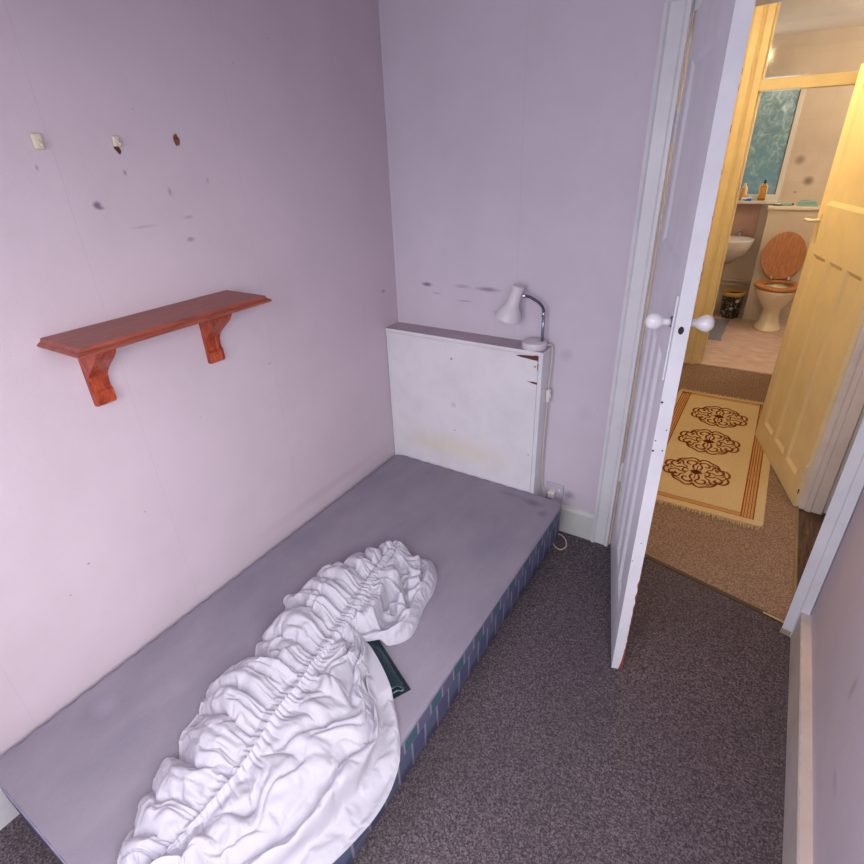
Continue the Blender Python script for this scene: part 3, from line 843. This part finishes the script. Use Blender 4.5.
R1 = [(0.477,-0.712,0.25),(0.547,-0.742,0.25),(0.609,-0.726,0.25),(0.668,-0.772,0.243),(0.703,-0.85,0.243),(0.715,-0.932,0.243),(0.743,-1.063,0.243),(0.669,-1.151,0.243),(0.605,-1.20,0.25)]
R2 = [(0.610,-1.165,0.25),(0.672,-1.172,0.25),(0.785,-1.236,0.245),(0.868,-1.306,0.245),(0.928,-1.380,0.245),(0.953,-1.44,0.240),(0.962,-1.50,0.235),(0.956,-1.57,0.225),(0.925,-1.68,0.22),(0.85,-1.80,.24),(.74,-1.88,.24),(.64,-1.91,.243)]
def nz(x, y, z=0): return noise.noise(Vector((x, y, z)))
def ridge(x, y, z=0): return 1-abs(noise.noise(Vector((x, y, z))))*2.2
def fold(v):            # rounded folds with narrow valleys
    return abs(math.sin(v*PI))**.65
def patch(bm, C_, O_, nt, cfg):
    """grid from spine C_ to outline O_"""
    ns = len(C_); V = []
    for i in range(ns):
        s = i/(ns-1); c = C_[i]; o = O_[i]; row = []
        w = (o-c).length
        for j in range(nt+1):
            t = j/nt
            p = c.lerp(o, t)
            z = cfg(s, t, w, c.z, p)
            if isinstance(z, tuple): p = Vector((p.x+z[1], p.y+z[2], z[0]))
            else: p.z = z
            row.append(bm.verts.new(p))
        V.append(row)
    grid_faces(bm, V)
    return V
NS = 420
Cs = spline(SP, NS)
def gather(s):  return s*64 + 2.2*nz(s*14, 0, 9) + .8*nz(s*45, 0, 4)
def left_cfg(s, t, w, cz, p):
    g = gather(s)
    warp = .9*nz(s*9, t*1.6, 1)*t + .25*nz(s*25, t*4, 6)*t
    big = fold(s*15 + warp + .8*nz(s*5, 0, 2))
    mid = fold(s*31 + 1.6*warp + nz(s*12, 1, 4))
    fine = fold(g + .5*warp)
    A = smooth(t, .0, .35)
    env = (1-t**2.6)**.5 if t < 1 else 0
    top = (cz-BT)
    hump = top*(1-.42*t) * env
    cross = .5+.5*nz(p.x*13, p.y*13, 5)
    z = hump + A*(env)*(.030*big-.012) + .012*mid*math.sin(PI*min(1, t*1.15))**1 *env + .010*fine*(1-smooth(t, .0, .6)) \
        - .012*smooth(t, 0, .12)*(1-smooth(t, .12, .35)) + .010*cross*A*env + .008*nz(p.x*34+1.5*nz(p.x*12,p.y*12,3), p.y*34, 8)*A*env
    ex = -.013*(big-.5)*A
    return (max(BT+.0025+.002*t*fine, BT+z), ex, -.004*A*nz(s*20, t*3, 2))
def smooth(t, a, b):
    t = max(0., min(1., (t-a)/(b-a))); return t*t*(3-2*t)
def right1_cfg(s, t, w, cz, p):
    g = gather(s*.37)
    warp = 1.1*nz(s*4, t*1.8, 21)*t
    big = fold(s*6.5 + warp); mid = fold(s*15 + 1.5*warp)
    fine = fold(gather(s*.37)*1.0)
    env = (1-t**4)**.5 if t < 1 else 0
    rim = math.exp(-((t-.82)/.13)**2)*smooth(s, .12, .45)
    hollow = math.exp(-((t-.55)/.16)**2)*smooth(s, .1, .4)*(.5+.9*max(0, nz(s*7, t*5, 33)+.25))
    z = (cz-BT)*(1-.62*smooth(t, 0, .7))*env + .022*big*smooth(t,.08,.4)*env*(1-.75*smooth(t,.62,.85)) + .012*mid*math.sin(PI*t)*(1-smooth(t,.6,.85)) + .007*fine*(1-smooth(t,0,.45)) \
        + .028*rim*env - .036*hollow + .012*ridge(p.x*17, p.y*17, 2)*math.sin(PI*t)*env - .008*smooth(t,0,.1)*(1-smooth(t,.1,.3))
    wx = p.x + .018*nz(p.x*22, p.y*22, 51); wy = p.y + .018*nz(p.x*22, p.y*22, 57)
    open_ = smooth(nz(wx*17+wy*9, wy*13, 61), -.08, .16)*smooth(t, .22, .36)*(1-smooth(t, .70, .82))*smooth(s, .10, .22)*(1-smooth(s, .80, .95))
    cord = max(0, 1-abs(nz(wx*26-wy*10, wy*16, 77))*5.5)
    z = z*(1-.86*open_) + .020*cord*open_
    return (max(BT+.0025+.0015*mid, BT+z), 0, 0)
def cover_top(p):
    q_ = Vector((p.x, p.y, 0))-ax0; u_ = q_.dot(dv); v_ = abs(q_.dot(nv)); L_ = (ax1-ax0).length
    k_ = smooth(-max(abs(u_-L_/2)-L_/2, v_-.038), -.03, .0)
    return BT+.0025+.036*k_
def right2_cfg(s, t, w, cz, p):
    fine = fold(gather(.37+s*.63))
    # folds fan out and sweep towards the foot of the bed
    q = t*3.6 + s*1.6 + 1.1*nz(s*3.2, t*1.8, 41) + .35*nz(p.x*14, p.y*14, 44)
    radial = fold(s*9 + .8*nz(s*6, t*3, 45))
    big = fold(q); mid = fold(q*2.1 + 1.0*nz(p.x*9, p.y*9, 12))
    flat = smooth(t, .70, .80)                     # outer flat hem panel
    env = (1-t**5)**.5 if t < 1 else 0
    base = (cz-BT)*(1-.45*smooth(t, .0, .65)-.30*smooth(t,.66,.84))
    z = base*env + (.034*big-.008)*smooth(t,.06,.30)*smooth(s,.02,.18)*(1-.85*flat)*env + .016*radial*smooth(t,.02,.12)*(1-smooth(t,.16,.42)) + .011*mid*smooth(t,.05,.25)*(1-.7*flat)*env + .007*fine*(1-smooth(t,0,.22)) \
        - .014*smooth(t,0,.07)*(1-smooth(t,.07,.22)) + .016*(.5+.5*nz(p.x*11, p.y*11, 17))*env*(1-.6*flat) \
        + .006*nz(p.x*30+2*nz(p.x*9,p.y*9,3), p.y*30, 8)*env*(1-.5*flat) + .010*math.exp(-((t-.73)/.035)**2)*smooth(s,.05,.3)
    zz = BT+z
    # over the edge of the bed the hem droops
    over = smooth(p.x, BX-.01, BX+.035)
    zz = zz*(1-over) + (BT+.012-.012*over)*over if over > 0 else zz
    lo = BT+.0025 if p.x < BX+.004 else BT-.06
    lo = max(lo, cover_top(p))
    return (max(lo, zz), 0, 0)
def simulate(o, frames=16, grow=-.14):
    """let the cloth buckle: rest size larger than the shape, spine and hem held, bed underneath"""
    me = o.data
    pb = boxes((-.6, BX-.002, -2.6, .2, BT-.25, BT-.0005), bev=.012)
    col = link('tmp_collider', pb, [])
    cm = col.modifiers.new('c', 'COLLISION'); col.collision.thickness_outer = .003; col.collision.cloth_friction = 12
    m = o.modifiers.new('cloth', 'CLOTH'); st = m.settings
    st.quality = 6; st.mass = .25; st.tension_stiffness = 25; st.compression_stiffness = 25; st.shear_stiffness = 8
    st.bending_stiffness = 1.6; st.tension_damping = 8; st.compression_damping = 8; st.shear_damping = 8; st.bending_damping = .8; st.air_damping = 3
    st.shrink_min = grow; st.shrink_max = -.03; st.vertex_group_shrink = 'calm'; st.vertex_group_mass = 'pin'; st.pin_stiffness = 3
    st.effector_weights.gravity = .06
    m.collision_settings.distance_min = .003; m.collision_settings.use_self_collision = False; m.collision_settings.collision_quality = 2
    sc_ = bpy.context.scene; m.point_cache.frame_start = 1; m.point_cache.frame_end = frames+5
    for f_ in range(1, frames+1): sc_.frame_set(f_)
    dg = bpy.context.evaluated_depsgraph_get(); ev = o.evaluated_get(dg); new = bpy.data.meshes.new_from_object(ev)
    o.modifiers.clear(); old = o.data; o.data = new; o.vertex_groups.clear()
    bpy.data.objects.remove(col, do_unlink=True); sc_.frame_set(1)
import time; t0_ = time.time()
bm = bmesh.new()
pins = []; calms = []
def add(P, O, n, nt, cfg, calm=lambda s_, t_: 0):
    V = patch(bm, P, O, nt, cfg)
    for i_, row in enumerate(V):
        for j_, v in enumerate(row):
            w_ = 1. if j_ in (0, nt) or i_ in (0, len(V)-1) else (.35 if j_ == nt-1 else 0)
            if w_: pins.append((v, w_))
            c_ = calm(i_/(len(V)-1), j_/nt)
            if c_ > 0: calms.append((v, c_))
NS1 = 300
add(spline(SP, NS1), spline(LF, NS1), NS1, 56, left_cfg)
k = int(NS*.385)
n1 = 130
add(spline([tuple(v) for v in Cs[:k:8]]+[tuple(Cs[k])], n1), spline(R1, n1), n1, 44, right1_cfg, lambda s_, t_: .8*smooth(t_, .62, .75))
n2 = 200
add(spline([tuple(v) for v in Cs[k-8::8]]+[tuple(Cs[-1])], n2), spline(R2, n2), n2, 56, right2_cfg, lambda s_, t_: .25+.75*smooth(t_, .68, .78))
bm.verts.index_update()
pv = [(v.index, w_) for v, w_ in pins]; cv_ = [(v.index, w_) for v, w_ in calms]
me = bpy.data.meshes.new('sheet_cloth'); bm.to_mesh(me); bm.free(); me.materials.append(m_sheet)
o = bpy.data.objects.new('sheet_cloth', me); C.objects.link(o)
vg = o.vertex_groups.new(name='pin')
for i_, w_ in pv: vg.add([i_], w_, 'REPLACE')
vg = o.vertex_groups.new(name='calm')
for i_, w_ in cv_: vg.add([i_], w_, 'REPLACE')
simulate(o)
bm = bmesh.new(); bm.from_mesh(o.data); bmesh.ops.remove_doubles(bm, verts=bm.verts, dist=1e-5)
bmesh.ops.recalc_face_normals(bm, faces=bm.faces[:])
for v in bm.verts:
    if v.co.x < BX-.004: v.co.z = max(v.co.z, BT+.0022, cover_top(v.co))
bm.to_mesh(o.data); bm.free(); o.data.name = 'sheet_cloth'
for p_ in o.data.polygons: p_.use_smooth = True
sub = o.modifiers.new('sub', 'SUBSURF'); sub.levels = 1; sub.render_levels = 2
print('SIM', time.time()-t0_)
sheet = empty('fitted_sheet', (.62, -1.4, BT), 0, 'crumpled white elasticated fitted sheet heaped on the bed', 'sheet')
o.parent = sheet; off(o)
# ruched elastic seam running down the middle
bm = bmesh.new(); V = []
NE = 900; ce = spline(SP, NE)
for i in range(NE):
    s = i/(NE-1); c = ce[i]; tn = (ce[min(NE-1,i+1)]-ce[max(0,i-1)]).normalized(); sd = Vector((-tn.y, tn.x, 0)).normalized()
    g = gather(s); f = fold(g); sc_l = 1-.35*smooth(s, .3, .6); ww = (.010+.004*f)*sc_l+.004*nz(s*40,0,7); row = []
    lift = (.005+.0075*f)*sc_l+.003*nz(s*55,1,3)
    for j in range(15):
        a = PI*j/14
        off_y = .35*math.cos(a)*.006*math.sin(g*PI)
        p = c + sd*(ww*math.cos(a)*1.05) + tn*off_y
        zz = c.z-.008 + (lift+.008)*math.sin(a)**.8 - .0025*math.exp(-((j-7)/1.5)**2)
        row.append(bm.verts.new((p.x, p.y, zz)))
    V.append(row)
grid_faces(bm, V)
off(link('elastic_gather', bm, m_sheet, sheet, smooth=True))

# ------------------------------------------------------------------ hall rug
rug = empty('hall_rug', (1.385, 1.2, 0), 0, 'cream hall rug with three brown scroll medallions and striped borders', 'rug')
RX0, RX1, RY0, RY1, RZ = 1.075, 1.690, .460, 1.975, .008
def rugmat(name, col):
    M = Mat(name, col, .95, 0, .1)
    n = M.noise(120, 3, .7)
    M.base(M.mix(M.mapr(n, .35, .7), col, tuple(v*.80 for v in col[:3])+(1,))); M.bump(n, .6, .002); return M.m
m_rug = rugmat('cream_rug_wool', srgb(208,188,152)); m_rugb = rugmat('brown_rug_wool', srgb(132,74,42)); m_rugt = rugmat('tan_rug_wool', srgb(196,152,106))
bm = bmesh.new()
loopstack(bm, [[(x,y,.001) for x,y in rrect(RX0,RX1,RY0,RY1,.02)], [(x,y,.006) for x,y in rrect(RX0,RX1,RY0,RY1,.02)], [(x,y,RZ) for x,y in rrect(RX0+.004,RX1-.004,RY0+.004,RY1-.004,.02)]])
def strip(x0, x1, y0, y1, mi, z=RZ+.0006):
    n = max(2, int(max(abs(x1-x0), abs(y1-y0))/.01)); V = []
    for i in range(n+1):
        t = i/n; row = []
        for e in (0, 1):
            if abs(y1-y0) > abs(x1-x0): p = (x0+(x1-x0)*e+.0012*nz(t*90, e*5, mi+x0*9), y0+(y1-y0)*t, z)
            else: p = (x0+(x1-x0)*t, y0+(y1-y0)*e+.0012*nz(t*90, e*5, mi+y0*9), z)
            row.append(bm.verts.new(p))
        V.append(row)
    grid_faces(bm, V, mi)
YB0, YB1 = .500, 1.945
for xa, sg in ((1.590, 1), (1.158, -1)):              # side stripes
    strip(xa, xa+sg*.056, YB0, YB1, 2, RZ+.0003)
    for k in range(5):
        x = xa+sg*(.001+k*.013); strip(x, x+sg*(.006 if k in (0,4) else .0035), YB0, YB1, 1)
strip(1.10, 1.59, YB0+.004, YB0+.034, 2, RZ+.0003); strip(1.10, 1.646, YB0, YB0+.004, 1); strip(1.10, 1.59, YB0+.032, YB0+.035, 1)
strip(1.10, 1.646, YB1-.034, YB1-.004, 2, RZ+.0003); strip(1.10, 1.646, YB1-.005, YB1, 1)
def ribbon(pts, w, mi=1, z=RZ+.001):
    P = spline([(a,b,0) for a,b in pts], max(10, len(pts)*7)); V = []
    for i, p in enumerate(P):
        t = (P[min(len(P)-1,i+1)]-P[max(0,i-1)]); t.normalize(); s_ = Vector((-t.y, t.x, 0))*w/2
        V.append([bm.verts.new((p.x-s_.x, p.y-s_.y, z)), bm.verts.new((p.x+s_.x, p.y+s_.y, z))])
    grid_faces(bm, V, mi)
def medallion(cx, cy, rx, ry):
    out = []
    Q = [(.90,.0),(.985,.10),(.985,.30),(.88,.46),(.72,.47),(.655,.42),(.66,.56),(.56,.76),(.38,.86),(.22,.98),(.07,.93),(.0,.80)]
    full = Q + [(-a, b) for a, b in reversed(Q[:-1])] + [(-a, -b) for a, b in Q[1:]] + [(a, -b) for a, b in reversed(Q[:-1])]
    ribbon([(cx+rx*a, cy+ry*b) for a, b in full], .0125)
    ins = [(cx+rx*a*.84, cy+ry*b*.80) for a, b in full]
    for a0 in range(0, len(ins)-4, 5): ribbon(ins[a0:a0+4], .006)
    # centre knot
    for k in range(10):
        a = 2*PI*k/10; ribbon([(cx+.006*math.cos(a), cy+.006*math.sin(a)), (cx+.016*math.cos(a+.5), cy+.016*math.sin(a+.5)), (cx+.030*math.cos(a), cy+.026*math.sin(a))], .0105)
    # facing scrolls in mirrored pairs
    for sx in (1, -1):
        for sy in (1, -1):
            def S(u, v): return (cx+sx*u*rx, cy+sy*v*ry)
            ribbon([S(.10,.18), S(.14,.42), S(.05,.62), S(.18,.76), S(.34,.66), S(.33,.48), S(.22,.46)], .011)
            ribbon([S(.26,.10), S(.45,.16), S(.60,.08), S(.76,.16), S(.82,.34), S(.70,.46), S(.58,.38), S(.64,.27)], .011)
            ribbon([S(.32,.28), S(.44,.36), S(.48,.54), S(.60,.62), S(.60,.52)], .009)
            ribbon([S(.40,.74), S(.50,.66), S(.56,.62)], .008)
        ribbon([(cx+sx*rx*.30, cy-.25*ry), (cx+sx*rx*.42, cy), (cx+sx*rx*.30, cy+.25*ry)], .009)
        ribbon([(cx+sx*rx*.86, cy-.16*ry), (cx+sx*rx*.90, cy), (cx+sx*rx*.86, cy+.16*ry)], .006)
    ribbon([(cx-.3*rx, cy), (cx+.3*rx, cy)], .006); ribbon([(cx, cy-.5*ry), (cx, cy+.5*ry)], .006)
medallion(1.374, 1.615, .160, .160); medallion(1.362, 1.222, .162, .158); medallion(1.350, .822, .162, .155)
off(link('pile', bm, [m_rug, m_rugb, m_rugt], rug))
for ya, sg in ((RY0, -1), (RY1, 1)):
    bm = bmesh.new(); random.seed(5)
    x = RX0+.01
    while x < RX1-.01:
        l = .028+random.uniform(-.010,.010); dx = random.uniform(-.008,.008)
        tube(bm, [(x, ya-sg*.004, .006), (x+dx*.4, ya+sg*l*.5, .005), (x+dx, ya+sg*l, .003)], .0024, 5)
        x += .0058
    f = off(link('fringe', bm, m_rug, rug, smooth=True)); f['kind'] = 'stuff'

# ------------------------------------------------------------------ bathroom things
toilet = empty('toilet', (1.54, 4.0, 0), 0, 'white toilet with raised honey pine lid and seat, in the bathroom', 'toilet')
m_pan = Mat('cream_white_china', srgb(236,226,206), .15).m
def ell(cx, cy, rx, ry, z, n=36, sq=.0):
    return [(cx+rx*math.cos(2*PI*k/n), cy+ry*math.sin(2*PI*k/n)*(1-.12*(math.sin(2*PI*k/n) < 0)*0), z) for k in range(n)]
TX = 1.530
bm = bmesh.new()
loopstack(bm, [ell(TX,3.93,.118,.17,0), ell(TX,3.93,.115,.165,.02), ell(TX,3.945,.085,.13,.07), ell(TX,3.95,.075,.12,.15), ell(TX,3.94,.085,.13,.20), ell(TX,3.92,.13,.18,.26), ell(TX,3.905,.168,.215,.33), ell(TX,3.90,.182,.232,.375), ell(TX,3.90,.184,.235,.39), ell(TX,3.90,.15,.20,.392), ell(TX,3.90,.13,.175,.36), ell(TX,3.90,.09,.12,.24)])
off(link('bowl', bm, m_pan, toilet, smooth=True))
bm = bmesh.new(); box(bm, TX-.16, TX+.16, 4.08, 4.16, .0+.30, .392, .02)
off(link('back_shelf', bm, m_pan, toilet, smooth=False))
bm = bmesh.new()
R = [[bm.verts.new(p) for p in L] for L in (ell(TX,3.90,.195,.238,.398), ell(TX,3.90,.198,.242,.41), ell(TX,3.90,.190,.235,.422), ell(TX,3.91,.125,.165,.422), ell(TX,3.91,.118,.158,.41), ell(TX,3.91,.122,.162,.398))]
for i in range(6):
    for k in range(36): bm.faces.new((R[i][k], R[i][(k+1)%36], R[(i+1)%6][(k+1)%36], R[(i+1)%6][k]))
off(link('seat', bm, m_toiletwood, toilet, auto=50))
# lid leaning back, built flat then tilted about its hinge
bm = bmesh.new()
pts = []
for k in range(40):
    a = 2*PI*k/40; x = .178*math.cos(a); y = .215*math.sin(a)*(1 if math.sin(a) > 0 else .98)
    pts.append((x, y))
loopstack(bm, [[(x*.985, y*.985, -.009) for x, y in pts], [(x, y, -.006) for x, y in pts], [(x, y, .006) for x, y in pts], [(x*.985, y*.985, .009) for x, y in pts]])
T_ = Matrix.Translation((TX-.02, 4.125, .635)) @ Matrix.Rotation(math.radians(84), 4, 'X')
bmesh.ops.transform(bm, matrix=T_, verts=bm.verts)
off(link('lid', bm, m_toiletwood, toilet, auto=40))
for sx in (-.07, .07):
    bm = bmesh.new(); tube(bm, [(TX+sx-.02,4.09,.432),(TX+sx+.02,4.09,.432)], .010, 12); tube(bm, [(TX+sx,4.10,.40),(TX+sx,4.10,.46)], .007, 10)
    off(link('hinge', bm, m_chrome, toilet, smooth=True))

basin = empty('wash_basin', (1.06, 4.16, 0), 0, 'white wall-hung wash basin below the bathroom window', 'basin')
BCX, BCY = 1.03, 4.136
BD = -.045
bm = bmesh.new()
loopstack(bm, [ell(BCX,4.30,.045,.05,.56), ell(BCX,BCY+.08,.06,.08,.60), ell(BCX,BCY+.04,.11,.10,.63), ell(BCX,BCY+.01,.165,.15,.68), ell(BCX,BCY,.20,.19,.75), ell(BCX,BCY,.212,.205,.80), ell(BCX,BCY,.214,.208,.815), ell(BCX,BCY,.20,.192,.818), ell(BCX,BCY-.02,.165,.14,.80), ell(BCX,BCY-.02,.12,.10,.72)])
bmesh.ops.translate(bm, verts=bm.verts, vec=(0,0,BD)); off(link('bowl', bm, m_ceramic, basin, smooth=True))
for dx in (-.06, .07):
    bm = bmesh.new(); bx, by = BCX+dx, BCY+.165
    tube(bm, [(bx,by,.815),(bx,by,.86)], .012, 12); tube(bm, [(bx,by,.845),(bx,by-.03,.865),(bx,by-.06,.862),(bx,by-.068,.848)], .009, 10)
    tube(bm, [(bx-.025,by,.875),(bx+.025,by,.875)], .007, 8); tube(bm, [(bx,by-.025,.875),(bx,by+.025,.875)], .007, 8)
    bmesh.ops.translate(bm, verts=bm.verts, vec=(0,0,BD)); off(link('tap', bm, m_chrome, basin, smooth=True))

bn = empty('bathroom_bin', (1.175, 4.10, 0), 0, 'round black and cream patterned waste bin with yellow rim under the basin', 'bin')
def bin_mat():
    M = Mat('black_cream_bin_pattern', srgb(30,30,32), .4)
    v = M.node('ShaderNodeTexVoronoi', Scale=9.0); M.l.new(M.mapping(scale=(1,1,1.1)), v.inputs['Vector'])
    n = M.noise(22, 3, .6, None, 2.5)
    c = M.mix(M.mapr(n, .56, .62), srgb(36,38,44), srgb(196,186,168))
    c = M.mix(M.mapr(v.outputs['Distance'], .22, .15), c, srgb(216,206,186))
    M.base(c); return M.m
bm = bmesh.new()
BNX, BNY = 1.170, 4.19
lathe(bm, [(.083,0),(.086,.004),(.098,.235),(.094,.235),(.083,.01),(.001,.008)], 36, Matrix.Translation((BNX, BNY, 0)), cap=False)
off(link('bin_body', bm, bin_mat(), bn, auto=40))
bm = bmesh.new(); lathe(bm, [(.0985,.222),(.106,.226),(.108,.245),(.104,.262),(.098,.264),(.094,.25),(.094,.226)], 36, Matrix.Translation((BNX, BNY, 0)), cap=False)
off(link('bin_rim', bm, Mat('mustard_plastic', srgb(196,160,80), .4).m, bn, smooth=True))

def matm():
    M = Mat('grey_blue_towelling', srgb(112,116,132), .95); n = M.noise(90, 3, .7)
    M.base(M.mix(M.mapr(n, .35, .7), srgb(150,150,164), srgb(118,122,138))); M.bump(n, .8, .004); return M.m
bm = bmesh.new(); V = []
for i in range(16):
    for_ = []
    for j in range(30):
        x = .92+.275*i/15; y = 3.30+.76*j/29
        e = min(i, 15-i, j, 29-j)
        for_.append(bm.verts.new((x+.01*nz(j*.3, i*.1), y, .002+.009*min(1, e/1.5)+.002*nz(x*20, y*20))))
    V.append(for_)
grid_faces(bm, V)
tag(link('bath_mat', bm, matm(), smooth=True), 'grey-blue towelling bath mat on the bathroom floor below the bin', 'mat')

# on the sill and ledge
e = empty('soap_bottle', (1.212, BK-.055, 1.098), 0, 'tall amber pump bottle with black cap on the bathroom window sill', 'bottle')
bm = bmesh.new(); box(bm, -.031, .031, -.02, .02, 0, .135, .008, seg=3); box(bm, -.018, .018, -.014, .014, .13, .15, .006)
link('bottle_body', bm, Mat('amber_liquid_plastic', srgb(212,150,60), .3).m, e, auto=50)
bm = bmesh.new(); lathe(bm, [(.014,.148),(.015,.155),(.015,.175),(.010,.182),(.001,.183)], 20, cap=False)
link('cap', bm, m_black, e, smooth=True)
link('label', boxes((-.0312, .0312, -.0207, -.0198, .012, .02)), m_black, e)
e = empty('small_bottle', (1.052, BK-.03, 1.098), 0, 'orange bottle half hidden by door frame on the window sill', 'bottle')
bm = bmesh.new(); lathe(bm, [(.001,0),(.024,0),(.026,.01),(.026,.10),(.018,.12),(.010,.13),(.010,.15),(.001,.151)], 24, cap=False)
link('bottle_body', bm, Mat('orange_plastic', srgb(224,164,84), .35).m, e, smooth=True)
e = tag(link('soap_packet', boxes((-.045, .045, -.022, .022, 0, .026), bev=.006), (lambda M: (M.base(M.mix(M.mapr(M.noise(30,2), .45, .55), srgb(235,236,242), srgb(90,140,220))), M.m)[1])(Mat('blue_white_wrapper', srgb(200,210,235), .4))), 'blue and white wrapped packet on the window sill beside the door frame', 'packet')
e.location = (1.09, BK-.075, 1.098)
e = empty('soap_dish', (1.36, BK-.12, 1.063), 0, 'small dark and silver soap dish at left end of the toilet ledge', 'soap dish')
bm = bmesh.new(); loopstack(bm, [ell(0,0,.03,.02,0), ell(0,0,.042,.03,.014), ell(0,0,.040,.028,.014), ell(0,0,.028,.018,.004)])
link('dish', bm, Mat('smoky_plastic', srgb(96,92,90), .3).m, e, smooth=True)
bm = bmesh.new(); box(bm, -.022, .022, -.014, .014, .005, .024, .006)
link('soap', bm, m_ceramic, e)
e = empty('toothpaste_tube', (1.43, BK-.12, 1.063), .1, 'pale green tube lying on the toilet ledge next to the soap dish', 'tube')
bm = bmesh.new(); tube(bm, [(-.045,0,.012),(.0,0,.014),(.04,0,.015)], lambda t: .010+.004*t, 14)
link('tube_body', bm, Mat('pale_green_plastic', srgb(150,186,172), .4).m, e, smooth=True)
bm = bmesh.new(); tube(bm, [(.04,0,.014),(.056,0,.014)], .008, 12)
link('cap', bm, m_black, e, smooth=True)
e = empty('folded_flannel', (1.585, BK-.11, 1.063), 0, 'pale turquoise folded flannel heaped at right of the toilet ledge', 'flannel')
bm = bmesh.new()
lay = []
for k_, (z0, z1, g_) in enumerate(((0,.016,0),(.016,.03,.008),(.03,.043,.018))): box(bm, -.075+g_, .085-g_, -.045+g_*.4, .045-g_*.4, z0, z1, .005)
for v in bm.verts: v.co += Vector((.004*nz(v.co.x*30, v.co.y*30, 1), 0, .004*nz(v.co.x*25, v.co.y*25, 7)*(1 if v.co.z > .006 else 0)))
link('cloth_layers', bm, Mat('turquoise_cloth', srgb(150,190,184), .9).m, e, auto=50)

# ------------------------------------------------------------------ lights
def area(name, loc, rot, sx, sy, power, col):
    l = bpy.data.lights.new(name, 'AREA'); l.shape = 'RECTANGLE'; l.size = sx; l.size_y = sy; l.energy = power; l.color = col
    o = bpy.data.objects.new(name, l); C.objects.link(o); o.location = loc; o.rotation_euler = rot; return o
area('window_daylight', ((WX0+WX1)/2, REAR-.10, (WZ0+WZ1)/2), (PI/2+math.radians(-34), 0, 0), WX1-WX0-.04, WZ1-WZ0-.04, 13, (.98,.96,1.0)).data.spread = math.radians(140)
area('side_window_daylight', (RX+.10, (SW[0]+SW[1])/2, (SW[2]+SW[3])/2), (0, math.radians(50), 0), SW[3]-SW[2]-.06, SW[1]-SW[0]-.06, 12, (1.0,.955,.97)).data.spread = math.radians(125)
def point(name, loc, r, power, col):
    l = bpy.data.lights.new(name, 'POINT'); l.shadow_soft_size = r; l.energy = power; l.color = col
    o = bpy.data.objects.new(name, l); C.objects.link(o); o.location = loc; return o
point('hall_ceiling_bulb', (1.0, 1.35, 2.22), .06, 17, (1.0, .73, .38))
area('bathroom_window_daylight', ((WB[0]+WB[1])/2, BK-.03, 1.6), (-PI/2, 0, 0), .28, .9, 1.6, (.75,.92,1.0))
point('bathroom_bulb', (2.25, 3.3, 2.25), .06, 13, (1.0, .84, .62))
point('landing_fill', (2.45, .25, 2.2), .06, 7, (1.0, .86, .74))  # unseen fill light, added to brighten the trim by the landing
w = bpy.data.worlds.new('World'); bpy.context.scene.world = w; w.use_nodes = True
w.node_tree.nodes['Background'].inputs[0].default_value = (.55,.62,.85,1); w.node_tree.nodes['Background'].inputs[1].default_value = .6

# ------------------------------------------------------------------ camera
q = (0.5739793841634475, 0.48535073692143166, -0.0360230080591594, 529.1182372970773, 1.466366059932297, -2.0071723079982626, 1.60151199867928)
yaw, pitch, roll, f = q[:4]
fwd0 = Vector((-math.sin(yaw), math.cos(yaw), 0)); right = Vector((math.cos(yaw), math.sin(yaw), 0)); up = Vector((0,0,1))
fw = fwd0*math.cos(pitch) - up*math.sin(pitch); u = up*math.cos(pitch) + fwd0*math.sin(pitch)
r = right*math.cos(roll) + u*math.sin(roll); u2 = u*math.cos(roll) - right*math.sin(roll)
cam = bpy.data.cameras.new('Camera'); co = bpy.data.objects.new('Camera', cam); C.objects.link(co)
M = Matrix((r, u2, -fw)).transposed().to_4x4(); M.translation = Vector(q[4:7]); co.matrix_world = M
cam.sensor_width = 36; cam.sensor_fit = 'HORIZONTAL'; cam.lens = f/864*36; cam.clip_start = .02
sc = bpy.context.scene; sc.camera = co
vs = sc.view_settings; vs.view_transform = 'Standard'; vs.look = 'None'; vs.gamma = 1; vs.use_curve_mapping = False; vs.exposure = .59
sc.cycles.use_denoising = True
